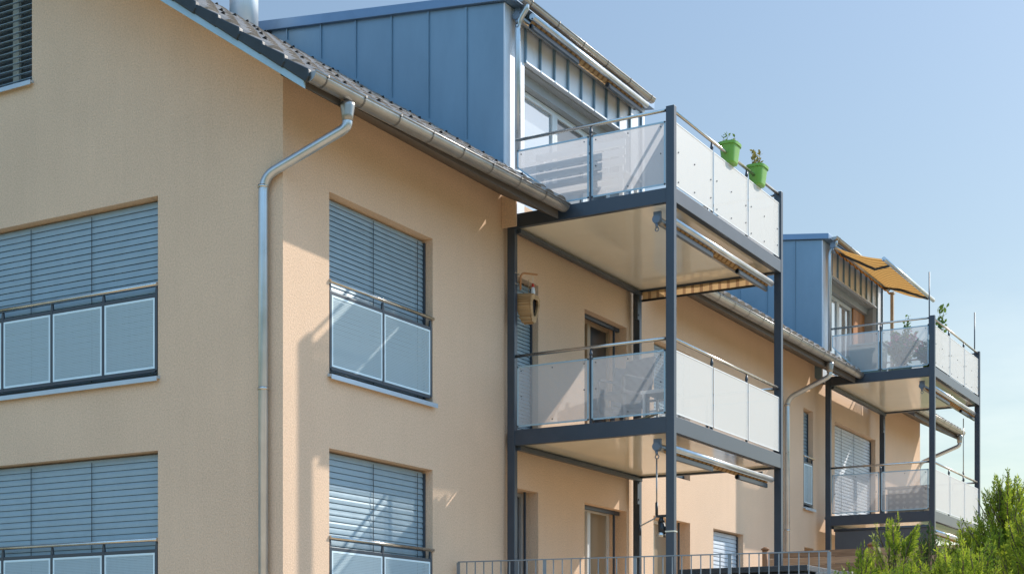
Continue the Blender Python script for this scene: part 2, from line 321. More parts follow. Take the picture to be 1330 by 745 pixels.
# ------------------------------------------------------------------ the house
XE = 25.25; YB = 10.2; YR = 5.1
def RZ(x, y):                      # tile surface height
    if y > YR: y = 2*YR-y
    t = min(1, max(0, (x+.6)/5.2)); return (1-t)*(8.0+.68*y)+t*(8.16+.645*y)
def EY(x):                         # eave line
    if x < 4.8: t = (x+.6)/5.2; return -.80-.12*t
    return -.82-.11*min(1, max(0, (x-8.9)/8))
house = thing('apartment_house', 'long beige rendered apartment house with tiled roof and blue metal dormers', 'house', (12, 5, 0))
F_HOLES = {'upper_left': (.80, 2.87, 4.83, 6.82), 'lower_left': (.80, 2.87, 2.04, 4.03),
  'w1u': (4.72, 5.51, TER+2.81, 6.84), 'w1l': (4.72, 5.51, TER, 4.03), 'du': (6.89, 8.29, TER+2.81, 6.82), 'dl': (6.89, 8.29, TER, 4.03),
  'mu': (9.29, 10.73, TER+2.81, 6.85), 'ml': (9.27, 10.73, TER, 4.06), 'rl': (11.74, 13.15, 2.7, 4.06), 'su': (16.43, 17.02, 4.87, 6.85), 'sl': (16.48, 17.06, 2.04, 4.08),
  'w3u': (18.42, 21.39, TER+2.81, 6.86), 'w3l': (18.42, 21.39, TER, 4.06)}
G_HOLES = {'gu': (1.74, 5.04, 4.84, 6.83), 'gl': (1.74, 5.04, 2.03, 4.03), 'ga': (3.70, 5.30, 8.47, 10.1)}
RD = .36
def wall_mesh(b, u0, u1, z0, top, holes, f):
    b.fn = f
    us = sorted(set([u0, u1]+[h[0] for h in holes]+[h[1] for h in holes]+([YR] if f is gab else [])))
    for a, c in zip(us, us[1:]):
        cov = sorted([h for h in holes if h[0] <= a+1e-6 and h[1] >= c-1e-6], key=lambda h: h[2]); zz = z0
        for h in cov:
            b.face([(a,0,zz),(c,0,zz),(c,0,h[2]),(a,0,h[2])]); zz = h[3]
        b.face([(a,0,zz),(c,0,zz),(c,0,top(c)),(a,0,top(a))])
    for h in holes:
        b.face([(h[0],0,h[2]),(h[0],RD,h[2]),(h[0],RD,h[3]),(h[0],0,h[3])]); b.face([(h[1],0,h[2]),(h[1],RD,h[2]),(h[1],RD,h[3]),(h[1],0,h[3])])
        b.face([(h[0],0,h[3]),(h[1],0,h[3]),(h[1],RD,h[3]),(h[0],RD,h[3])]); b.face([(h[0],0,h[2]),(h[1],0,h[2]),(h[1],RD,h[2]),(h[0],RD,h[2])])
b = MB()
wall_mesh(b, 0, XE, 0, lambda u: 7.82, list(F_HOLES.values()), fac)
wall_mesh(b, 0, YB, 0, lambda u: (7.82+ (RZ(-.3,YR)-.17-7.82)*(u/YR)) if u <= YR else 7.82+(RZ(-.3,YR)-.17-7.82)*((YB-u)/YR), list(G_HOLES.values()), gab)
b.fn = ident
b.face([(0,YB,0),(XE,YB,0),(XE,YB,7.8),(0,YB,7.8)])
b.face([(XE,0,0),(XE,YB,0),(XE,YB,7.8),(XE,YR,11.2),(XE,0,7.8)])
b.face([(.1,.7,7.6),(XE-.1,.7,7.6),(XE-.1,YB-.1,7.6),(.1,YB-.1,7.6)])
b.build('wall', 'stucco', house, recalc=False)

# roof ------------------------------------------------------------
DORM = [(4.57, 8.90), (17.12, 21.45)]
def blocked(x0, x1, y):
    for a, c in DORM:
        if x1 > a+.02 and x0 < c-.02 and y < 3.75: return True
    return False
cosr = .842
rows = 21; pit = .335*cosr
b = MB()
prof = [(0, .0), (.10, .004), (.30, .034), (.55, .040), (.78, .030), (.95, .002), (1.0, .0)]
cols = []
x = -.58
for a, c in ((-.58, 4.57), (4.57, 8.9), (8.9, 17.12), (17.12, 21.45), (21.45, XE+.3)):
    n = max(1, round((c-a)/.30)); cols += [(a+(c-a)*k/n, a+(c-a)*(k+1)/n) for k in range(n)]
for ci, (x0, x1) in enumerate(cols):
    for r in range(rows):
        ye = EY((x0+x1)/2) + r*pit
        if ye > YR-.02: break
        if blocked(x0, x1, ye): continue
        y1 = min(ye+pit+.05, YR)
        j = random.uniform(-.004, .004)
        P = []
        for (t, h) in prof:
            xx = x0+(x1-x0)*t
            P.append(((xx, ye-.54*(h+.028+j), RZ(xx, ye)+.84*(h+.028+j)), (xx, y1-.54*h*.9, RZ(xx, y1)+.84*(h*.9+j)), (xx, ye, RZ(xx, ye)-.004)))
        for k in range(len(P)-1):
            b.face([P[k][0], P[k+1][0], P[k+1][1], P[k][1]], 0, True)
            b.face([P[k][2], P[k+1][2], P[k+1][0], P[k][0]], 0)
        if ((r in (1, 3, 5, 7) and (ci+r) % 2 == 0) or (r > 8 and (ci+2*r) % 5 == 0)) and r < 15:
            xm = x0+(x1-x0)*.5; yy = ye+.12; z = RZ(xm, yy)+.03
            b.prism([(xm-.010, yy-.05, z-.04), (xm-.010, yy-.035, z+.045), (xm-.010, yy+.06, z+.03)], (.020, 0, 0), 1)
b.face([(-.6,YR,RZ(0,YR)),(XE+.3,YR,RZ(9,YR)),(XE+.3,YB+.9,7.5),(-.6,YB+.9,7.5)])
b.face([(-.58,-.7,RZ(-.6,-.7)-.06),(4.57,-.7,RZ(4,-.7)-.06),(4.57,YR,RZ(4,YR)-.06),(-.58,YR,RZ(-.6,YR)-.06)])
b.face([(8.9,-.6,RZ(9,-.6)-.06),(17.1,-.6,RZ(9,-.6)-.06),(17.1,YR,RZ(9,YR)-.06),(8.9,YR,RZ(9,YR)-.06)])
b.face([(21.45,-.6,RZ(9,-.6)-.06),(XE+.3,-.6,RZ(9,-.6)-.06),(XE+.3,YR,RZ(9,YR)-.06),(21.45,YR,RZ(9,YR)-.06)])
roof = b.build('roof', ['tile', 'hook'], house, recalc=False)
# verge on the gable: pale metal strip and dark end tiles
b = MB()
ya, yb = -.76, YR
za = lambda y: RZ(-.6, y)
b.prism([(-.63, ya, za(ya)-.165), (-.63, yb, za(yb)-.165), (-.63, yb, za(yb)-.055), (-.63, ya, za(ya)-.055)], (.03, 0, 0))
b.build('verge_strip', 'trim', roof, bevel=.004)
b = MB()
b.prism([(-.598, -.05, za(-.05)-.155), (-.598, yb, za(yb)-.155), (-.598, yb, za(yb)-.07), (-.598, -.05, za(-.05)-.07)], (.596, 0, 0))
b.build('verge_soffit', 'stucco', roof)
b = MB()
for r in range(19):
    y0 = -.83+r*pit*1.02; y1 = y0+pit*1.12
    if y1 > YR: break
    z0, z1 = za(y0), za(y1)
    o = .012*(r % 2)
    b.prism([(-.652-o, y0, z0+.055), (-.652-o, y0-.005, z0-.02), (-.652-o, y0+.035, z0-.07), (-.652-o, y1, z1-.085), (-.652-o, y1, z1+.02)], (.06+o, 0, 0))
b.build('verge_tiles', 'verge', roof, bevel=.012)
# eave boards under the tiles
for (x0, x1) in ((-.597, -.001), (0, 4.50), (8.95, 17.06), (21.5, XE+.28)):
    b = MB(); n = 8
    for k in range(n):
        xa = x0+(x1-x0)*k/n; xb = x0+(x1-x0)*(k+1)/n
        ea, eb = EY(xa)+.07, EY(xb)+.07
        u0, us = (7.845, .68) if x1 < .05 else (7.80, .52)
        def sec(x, e): return [(x, .03 if x1 > .05 else -.055, u0+us*(.03 if x1 > .05 else -.055)), (x, e, u0+us*e), (x, e, RZ(x, e)-.03), (x, .03 if x1 > .05 else -.055, RZ(x, .03)-.07)]
        pa, pb = sec(xa, ea), sec(xb, eb)
        for i in range(4): b.face([pa[i], pa[(i+1) % 4], pb[(i+1) % 4], pb[i]])
        if k == 0: b.face(pa)
        if k == n-1: b.face(pb)
    b.build('eave_board', 'roofboard', roof)
def gutter(x0, x1, parent, yf, zf, r=.088, name='gutter', step=.62, endcap=True):
    b = MB(); n = 14; k2 = max(2, int((x1-x0)/.4)); rings = []
    for k in range(k2+1):
        xx = x0+(x1-x0)*k/k2; yc = yf(xx); zc = zf(xx)
        out = [(xx, yc-r*math.cos(PI*j/n), zc-r*math.sin(PI*j/n)) for j in range(n+1)]
        inn = [(xx, yc-(r-.006)*math.cos(PI*j/n), zc-(r-.006)*math.sin(PI*j/n)) for j in range(n+1)]
        rings.append((out, inn))
    for (a, ai), (c, ci) in zip(rings, rings[1:]):
        for j in range(n):
            b.face([a[j], a[j+1], c[j+1], c[j]], 0, True); b.face([ai[j], ai[j+1], ci[j+1], ci[j]], 0, True)
        b.face([a[n], ai[n], ci[n], c[n]])
    for e in (rings[0], rings[-1]): b.face(e[0])
    b.tube([(x, yf(x)-r, zf(x)+.002) for x in (x0, x1)], .011, 8)
    xx = x0+.18
    while xx < x1-.05:
        yc, zc, R = yf(xx), zf(xx), r+.006
        pts = [(xx, yc-R*math.cos(PI*j/10), zc-R*math.sin(PI*j/10)) for j in range(11)]
        for p, q in zip(pts, pts[1:]): b.face([p, q, (q[0]+.016, q[1], q[2]), (p[0]+.016, p[1], p[2])], 1, True)
        b.box((xx, yc-R-.008, zc-.008), (xx+.022, yc-R+.016, zc+.016), 1)
        xx += step
    g = b.build(name, ['zinc', 'joint'], parent)
    return g
GY = lambda x: EY(x)-.015
GZ1 = lambda x: 7.465+.055*min(1, max(0, x/4.5))
gutter(-.62, 4.50, house, GY, GZ1)
gutter(8.95, 17.08, house, GY, lambda x: 7.525)
gutter(21.5, XE+.35, house, GY, lambda x: 7.525)
def downpipe(pts, outlet, parent, r=.05, clamps=()):
    b = MB(); b.tube(pts, r, 14, bend=.16)
    for (x, y, z) in clamps: b.tube([(x, y, z-.015), (x, y, z+.015)], r+.008, 14, 1); b.box((x+.03, y-.01, z-.01), (x+.075, y+.01, z+.01), 1)
    d = b.build('downpipe', ['pipe', 'steel'], parent)
    if outlet:
        x, y, z = outlet
        b = MB(); b.tube([(x, y, z-.0), (x, y, z-.03), (x, y, z-.12), (x, y, z-.18)], [.078, .076, .062, .056], 14); b.build('outlet_funnel', 'zinc', d)
ox = .00; oy = GY(ox); oz = 7.36
downpipe([(ox, oy, oz-.1), (ox, oy, oz-.24), (-.075, .20, 6.76), (-.075, .20, 0)], (ox, oy, oz), house, .052, [(-.075, .20, z) for z in (6.66, 4.55, 2.4)])
ox = 15.25; oy = GY(ox); oz = 7.43
downpipe([(ox, oy, oz-.1), (ox, oy, oz-.25), (15.25, -.08, 6.83), (15.25, -.08, TER)], (ox, oy, oz), house, .048, [(15.25, -.08, z) for z in (6.7, 4.3)])
ox = XE+.12; oy = GY(ox); oz = 7.43
downpipe([(ox, oy, oz-.1), (ox, oy, oz-.25), (XE+.07, .05, 6.80), (XE+.07, .05, TER)], (ox, oy, oz), house, .048)
b = MB(); b.tube([(4.02, 3.9, 10.3), (4.02, 3.9, 11.9)], .20, 28); b.tube([(4.02, 3.9, 11.9), (4.02, 3.9, 11.96)], .23, 28); b.tube([(4.02, 3.9, 12.0), (4.02, 3.9, 12.2)], [.29, .03], 28)
b.build('chimney', 'flue', roof)

b = MB(); b.box((4.515, -.22, 7.37), (4.54, -.003, 7.79)); b.build('sun_block_board', 'stucco', roof)  # added board in wall colour, keeps stray sun off the wall under the eave
# windows ---------------------------------------------------------
def window(f, h, parent, panes=2, pane='glassdark', frame='framegrey', blind=None, cords=(), btop=None, depth=.24, bmat='blind', bbot=None, open_=False, sill=True, bdep=.13, glass_z0=None, sillproud=.06, pitch=.072):
    u0, u1, z0, z1 = h
    b = MB(f); fw = .055
    b.box((u0, depth, z0), (u0+fw, depth+.06, z1)); b.box((u1-fw, depth, z0), (u1, depth+.06, z1))
    b.box((u0+fw, depth, z1-fw), (u1-fw, depth+.06, z1)); b.box((u0+fw, depth, z0), (u1-fw, depth+.06, z0+fw))
    for k in range(1, panes):
        u = u0+(u1-u0)*k/panes; b.box((u-.05, depth-.004, z0+fw), (u+.05, depth+.056, z1-fw))
    W = b.build('window', frame, parent, bevel=.004)
    b = MB(f); b.face([(u0+fw, depth+.035, z0+fw), (u1-fw, depth+.035, z0+fw), (u1-fw, depth+.035, z1-fw), (u0+fw, depth+.035, z1-fw)]); b.build('pane', pane, W)
    if sill:
        b = MB(f); b.prism([(u0-.03, depth, z0+.03), (u0-.03, -sillproud, z0-.002), (u0-.03, -sillproud, z0-.055), (u0-.03, -sillproud+.012, z0-.055), (u0-.03, -sillproud+.012, z0-.03), (u0-.03, depth, z0-.001)], (u1-u0+.06, 0, 0))
        b.build('sill', 'sill', W, bevel=.003)
    if blind:
        zt = z1-.02; zb = z0+.05 if bbot is None else bbot
        b = MB(f)
        z = zt-.0; p = pitch; k_ = p/.072
        while z > zb:
            if open_:
                b.prism([(u0+.03, bdep-.036, z-.012), (u0+.03, bdep+.036, z+.012), (u0+.03, bdep+.036, z+.016), (u0+.03, bdep-.036, z-.007)], (u1-u0-.06, 0, 0))
            else:
                t = random.uniform(-.002, .002)
                q = [(bdep+.009+t, z+.001*k_), (bdep+.001, z-.006*k_), (bdep-.004+t, z-.030*k_), (bdep-.007, z-.056*k_), (bdep-.007, z-.0715*k_)]
                for a, c in zip(q, q[1:]):
                    b.face([(u0+.03, a[0], a[1]), (u1-.03, a[0], a[1]), (u1-.03, c[0], c[1]), (u0+.03, c[0], c[1])], 0, True)
            z -= p
        B = b.build('blind', bmat, W, recalc=False)
        for u in cords:
            c = MB(f); c.box((u-.004, bdep-.026, zb), (u+.004, bdep-.022, zt-.03)); c.build('blind_cord', 'cord', W)
        for u in (u0+.002, u1-.028):
            g = MB(f); g.box((u, bdep-.03, zb-.04), (u+.026, bdep+.03, zt-.02)); g.build('blind_guide', 'darkpaint', W)
    return W
def guard(f, h, parent, us, zt, sgn=1, zp0=None, zp1=None):
    """French-window guard: dark frame with rail on brackets and perforated panels"""
    u0, u1 = us[0], us[-1]; d0, d1 = .0, .035
    zb = h[2]+.075; zp1 = h[2]+.90 if zp1 is None else zp1; zr = h[2]+1.02
    b = MB(f)
    for k, u in enumerate(us): b.box((u-.018, d0, zb), (u+.018, d1, zr-.10))
    for z in (zb, zp1): b.box((u0+.018, d0+.004, z-.018), (u1-.018, d1-.004, z+.018))
    b.box((u0+.018, .07, h[2]+.015), (u1-.018, .12, zb-.02))
    for u in us:
        b.prism([(u-.022, .005, zr-.10), (u+.022, .005, zr-.10), (u+.010, .005, zr-.018), (u-.010, .005, zr-.018)], (0, .025, 0))
    G = b.build('window_guard', 'darkpaint', parent, bevel=.003)
    b = MB(f); b.tube([(u0-.03, -.01, zr), (u1+.03, -.01, zr)], .021, 12); b.build('handrail', 'steel', G)
    for a, c in zip(us, us[1:]):
        b = MB(f); e = .022; x0, x1, z0, z1 = a+.022, c-.022, zb+.022, zp1-.022
        b.face([(x0+e, .006, z0+e), (x1-e, .006, z0+e), (x1-e, .006, z1-e), (x0+e, .006, z1-e)], 0, uv=[(x0+e, z0+e), (x1-e, z0+e), (x1-e, z1-e), (x0+e, z1-e)])
        b.box((x0, .002, z0), (x0+e, .012, z1), 1); b.box((x1-e, .002, z0), (x1, .012, z1), 1)
        b.box((x0+e, .002, z0), (x1-e, .012, z0+e), 1); b.box((x0+e, .002, z1-e), (x1-e, .012, z1), 1)
        b.build('guard_panel', ['panelwin', 'edge'], G)
for k in ('upper_left', 'lower_left'):
    h = F_HOLES[k]
    window(fac, h, house, 2, blind=True, cords=(h[0]+.98, h[1]-.17), pitch=.056 if k[0] == 'u' else .068)
    guard(fac, h, house, [h[0]+.03, (h[0]+h[1])/2, h[1]-.03], 0)
for k in ('gu', 'gl'):
    h = G_HOLES[k]
    window(gab, h, house, 4, blind=True, cords=(h[0]+.07, h[0]+1.09, h[0]+2.07, h[0]+3.1), bdep=.11)
    guard(gab, h, house, [h[0]+.03, h[0]+.83, h[0]+1.645, h[0]+2.46, h[1]-.03], 0)
window(gab, G_HOLES['ga'], house, 3, blind=True, open_=True, frame='frame', cords=(3.8, 4.6), bdep=.10)
for k in ('w1u',): window(fac, F_HOLES[k], house, 1, blind=True, cords=(5.05,), sill=False, bdep=.12, pitch=.05)
window(fac, F_HOLES['w1l'], house, 1, frame='framegrey', pane='glassdark', sill=False)
window(fac, F_HOLES['du'], house, 2, frame='frametan', pane='glassdark', sill=False, depth=.29)
window(fac, F_HOLES['dl'], house, 2, frame='frame', pane='glasstan', sill=False, depth=.29)
window(fac, F_HOLES['mu'], house, 1, blind=True, cords=(9.8, 10.4), sill=False, pitch=.056)
window(fac, F_HOLES['ml'], house, 1, frame='frame', pane='glasstan', sill=False, depth=.29)
window(fac, F_HOLES['rl'], house, 1, blind=True, bmat='blindpale')
for k in ('su', 'sl'):
    h = F_HOLES[k]; window(fac, h, house, 1, blind=(k == 'su'), bmat='cord' if False else 'blind'); guard(fac, h, house, [h[0]+.02, h[1]-.02], 0)
for k in ('w3u', 'w3l'): window(fac, F_HOLES[k], house, 3, blind=True, bmat='blindpale', cords=(19.2, 20.1), sill=False)
for (x, z1) in ((5.30, 6.84), (8.11, 6.82), (8.11, 4.03), (10.55, 4.06), (5.36, 4.03)):      # guide rails of the rolled-up blinds
    b = MB(); b.box((x, .12, z1-2.05), (x+.025, .15, z1)); b.build('blind_guide', 'darkpaint', house)
for k in ('du', 'dl'):
    h = F_HOLES[k]; b = MB(); b.box((h[0]+.001, .12, h[3]-.06), (h[1]-.001, .17, h[3]-.002)); b.build('blind_box', 'darkpaint', house, bevel=.003)

# dormers ---------------------------------------------------------
def dormer(x0, x1, yf, kind):
    TZ = lambda y: 10.33+.118*(y-yf)
    D = None
    for xx in (x0, x1):
        b = MB(); b.face([(xx, yf, 7.45), (xx, yf, TZ(yf)), (xx, 3.85, TZ(3.85)), (xx, 3.85, 10.2)])
        s = -1 if xx == x0 else 1
        y = yf+.56
        while y < 3.7:
            zb = RZ(xx, y)+.04; b.box((xx+min(0, s*.026), y-.008, zb), (xx+max(0, s*.026), y+.008, TZ(y)-.01)); y += .60
        b.prism([(xx, yf+.02, RZ(xx, yf)+.03), (xx, 3.7, RZ(xx, 3.7)+.03), (xx, 3.7, RZ(xx, 3.7)+.13), (xx, yf+.02, RZ(xx, yf)+.13)], (s*.03, 0, 0))
        D = b.build('dormer' if D is None else 'far_cheek', 'dorm', house if D is None else D) if D is None else (b.build('far_cheek', 'dorm', D), D)[1]
    xw0, xw1, zh = x0+.52, x1-.60, 9.74
    b = MB()                      # front cladding
    def q(a, c, z0, z1): b.box((a, yf-.02, z0), (c, yf+.05, z1))
    q(x0+.001, xw0, 7.5, TZ(yf)-.003); q(xw1, x1-.001, 7.5, TZ(yf)-.003); q(xw0, xw1, zh, TZ(yf)-.003)
    x = xw0
    while x < x1-.15:
        b.box((x-.012, yf-.056, zh-.02 if x < xw1+.02 else 8.2), (x+.012, yf-.0205, TZ(yf)-.01), 1); x += .405
    b.box((xw0+.01, yf-.052, zh-.022), (xw1-.01, yf-.021, zh))
    b.build('front_cladding', ['dormlt', 'dorm'], D)
    b = MB(); b.prism([(x0-.06, yf-.16, TZ(yf)-.01), (x0-.06, 4.6, TZ(4.6)-.02), (x0-.06, 4.6, TZ(4.6)+.13), (x0-.06, yf-.16, TZ(yf)+.10)], (x1-x0+.12, 0, 0)); b.build('dormer_roof', 'dormroof', D, bevel=.006)
    gutter(x0+.06, x1-.20, D, lambda x: yf-.235, lambda x: TZ(yf)+.045, .06, step=.75)
    # blind box recess and glazing
    b = MB(); b.box((xw0, yf+.055, zh-.02), (xw1, yf+.34, zh+.02)); b.box((xw0, yf+.16, zh-.16), (xw1, yf+.27, zh-.021)); b.box((xw0-.001, yf+.05, 7.5), (xw0+.03, yf+.36, zh-.02)); b.box((xw1-.03, yf+.05, 7.5), (xw1+.001, yf+.36, zh-.02))
    b.build('window_reveal', 'framegrey', D)
    zt = zh-.165; z0 = 7.62; ym = yf+.27
    cuts = [xw0+.03, xw0+1.40, xw0+2.35, xw1-.03]
    for k, (a, c) in enumerate(zip(cuts, cuts[1:])):
        if kind == 2 and k == 2:
            b = MB(); n = 9
            for j in range(n): b.box((a+(c-a)*j/n, ym-.04, z0), (a+(c-a)*(j+1)/n-.008, ym-.01, zt))
            b.build('wooden_door', 'orange', D); continue
        b = MB(); e = .075
        b.box((a, ym, z0), (a+e, ym+.06, zt)); b.box((c-e, ym, z0), (c, ym+.06, zt)); b.box((a+e, ym, zt-e), (c-e, ym+.06, zt)); b.box((a+e, ym, z0), (c-e, ym+.06, z0+e))
        W = b.build('window', 'frame', D, bevel=.004)
        b = MB(); b.face([(a+e, ym+.03, z0+e), (c-e, ym+.03, z0+e), (c-e, ym+.03, zt-e), (a+e, ym+.03, zt-e)]); b.build('pane', 'glasssky' if k == 0 else 'glassdark', W)
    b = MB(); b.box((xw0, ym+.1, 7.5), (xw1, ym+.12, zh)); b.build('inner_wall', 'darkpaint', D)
    b = MB(); px, py = x0+.20, yf-.10
    b.tube([(px, py-.13, TZ(yf)+.02), (px, py-.13, TZ(yf)-.05), (px, py, TZ(yf)-.22), (px, py, RZ(px, py)+.10)], .040, 12, bend=.08); b.build('dormer_downpipe', 'pipe', D)
    return D
dormer(4.57, 8.90, 0., 1)
dormer(17.12, 21.45, -.15, 2)

# ------------------------------------------------------------------ balcony towers
PS = (.08, .11)
def poly_panel(b, pts, e, d, mi=0):
    """sheet polygon in 3D with UVs in metres plus bevelled edge strips of width e"""
    b.face(pts, mi, uv=[((p[0]+p[1]), p[2]) for p in pts])
def balcony(dx, yb, label, sheets):
    XL, XR = 4.57+dx, 8.48+dx; YF = -2.42
    T = thing('balcony_tower', label, 'balcony', (XL+2, -1.2, TER), 'steel balcony towers on the facade')
    posts = [(XL, YF, 8.545, 'post'), (XR-.08, YF, 8.545, 'post'), (XL, yb-.11, 7.545, 'post'), (XR-.08, yb-.11, 7.545, 'post')]
    for (x, y, zt, n) in posts:
        b = MB(); b.box((x, y, TER), (x+.08, y+.11, zt)); P = b.build('post', 'steelpaint', T, bevel=.005)
        b = MB(); b.box((x-.05, y-.04, TER+.001), (x+.13, y+.15, TER+.015)); b.build('foot_plate', 'steelpaint', P)
    for (x, side) in ((XL, 0), (XR-.08, 0)):
        for zt in (7.36, 4.56):        # bolted wall plates
            b = MB(); b.box((x-.07, yb-.112, zt-.42), (x-.001, yb-.06, zt-.02)); 
            for z in (zt-.35, zt-.10): b.tube([(x-.035, yb-.125, z), (x-.035, yb-.110, z)], .014, 8)
            if x > XL+1: b.build('wall_plate', 'darkpaint', T)
    for lv, (zb, zt) in enumerate(((4.535, 4.735), (7.365, 7.545))):
        b = MB(); i = .004
        b.box((XL+i, YF+.11, zb), (XL+.08-i, yb-.11, zt)); F = b.build('beam', 'steelpaint', T, bevel=.004)
        b = MB(); b.box((XR-.08+i, YF+.11, zb), (XR-i, yb-.11, zt)); b.build('beam', 'steelpaint', T, bevel=.004)
        b = MB(); b.box((XL+.08, YF+i, zb), (XR-.08, YF+.09, zt)); b.build('beam', 'steelpaint', T, bevel=.004)
        b = MB(); b.box((XL+.08, yb-.10, zb-.02), (XR-.08, yb-.02, zt)); b.box((XL+.08, yb-.16, zb-.055), (XR-.08, yb-.10, zb-.002)); b.build('beam', 'darkpaint', T, bevel=.003)
        b = MB(); b.box((XL+.078, YF+.088, zb+.03), (XR-.078, yb-.098, zb+.06)); b.build('ceiling_panel', 'ceil', T)
        b = MB(); b.box((XL+.078, YF+.09, zt-.06), (XR-.078, yb+.04, zt-.012)); b.build('deck', 'concrete', T)
        # railing
        zr = zt+.965; p0 = zt+.04; p1 = zt+.825; fr, sd = sheets[lv]
        yA = YF+.11; yM = yA+(yb-.11-yA)*.49; yC = yb-.11; xs = XL+.04
        b = MB(); r = .014
        xm = [XL+.08+(XR-.16-XL)*k/3 for k in range(4)]
        b.tube([(XL+.08, YF+.05, zr), (XR-.08, YF+.05, zr)], .021, 12); RL = b.build('handrail', 'steel', T)
        b = MB(); b.tube([(xs, yA, zr), (xs, yC, zr)], .021, 12); b.build('handrail', 'steel', RL)
        for (x, y) in [(xs, yM), (XR-.04, yM)]+[(x, YF+.05) for x in xm[1:3]]:
            b = MB(); b.box((x-r, y-r, zt-.01), (x+r, y+r, zr-.09))
            b.tube([(x, y, zr-.10), (x, y, zr-.08), (x, y, zr-.015)], [.022, .022, .010], 10)
            b.build('baluster', 'steelpaint', RL)
        b = MB(); b.tube([(XR-.04, yA, zr), (XR-.04, yC, zr)], .021, 12); b.build('handrail', 'steel', RL)
        def side_panel(x, ya, yc, cut):
            b = MB(); e = .020
            pts = [(x, ya, p0), (x, yc, p0), (x, yc, p1), (x, ya, p1)]
            if cut: pts = [(x, ya, p0), (x, -.90, p0), (x, yc, p0+.55), (x, yc, p1), (x, ya, p1)]
            poly_panel(b, pts, e, 0)
            c = sum((Vector(p) for p in pts), Vector())/len(pts)
            for k in range(len(pts)):
                A, B = Vector(pts[k]), Vector(pts[(k+1) % len(pts)]); t = (B-A).normalized(); nrm = Vector((1, 0, 0)).cross(t)
                if nrm.dot(c-A) < 0: nrm = -nrm
                q = [A, B, B+nrm*e, A+nrm*e]
                b.prism([(p.x-.004, p.y, p.z) for p in q], (.008, 0, 0), 1)
            for fy in (.06, .5, .94):
                for fz in (.08, .5, .92):
                    if (fy == .5) != (fz == .5) and not cut or (fy, fz) in ((.06, .92), (.94, .92)):
                        y = ya+(yc-ya)*fy; z = p0+(p1-p0)*fz; b.tube([(x-.010, y, z), (x-.003, y, z)], .009, 6, 2)
            b.build('railing_panel', [sd, 'trim', 'screw'], RL)
        side_panel(xs-.02, yA+.012, yM-.02, False); side_panel(xs-.02, yM+.02, yC-.03, lv == 1)
        side_panel(XR-.02, yA+.012, yM-.02, False); side_panel(XR-.02, yM+.02, yC-.03, False)
        for a, c in zip(xm, xm[1:]):
            b = MB(); x0, x1 = a+.018, c-.018; y = YF+.028; e = .014
            b.face([(x0, y, p0), (x1, y, p0), (x1, y, p1), (x0, y, p1)], 0, uv=[(x0, p0), (x1, p0), (x1, p1), (x0, p1)])
            for q0, q1 in (((x0, p0), (x1, p0+e)), ((x0, p1-e), (x1, p1)), ((x0, p0+e), (x0+e, p1-e)), ((x1-e, p0+e), (x1, p1-e))): b.box((q0[0], y-.004, q0[1]), (q1[0], y+.004, q1[1]), 1)
            for fx, fz in ((.08, .08), (.08, .55), (.5, .10), (.5, .55), (.94, .20), (.94, .5)):
                if lv == 1: xx = x0+(x1-x0)*fx; z = p0+(p1-p0)*fz; b.tube([(xx, y-.010, z), (xx, y-.002, z)], .009, 6, 2)
            b.build('railing_panel', [fr, 'edgew', 'screw'], RL)
    return T
balcony(0, -.055, 'nearer of the two dark steel balcony towers, with green flower pots on its top rail', [('panelsolid', 'panelclear'), ('panelsolid', 'panelw')])
balcony(12.55, -.22, 'farther dark steel balcony tower, with flowering plants on its top level', [('panelsolid', 'panelclear'), ('panelsolid', 'panelclear')])

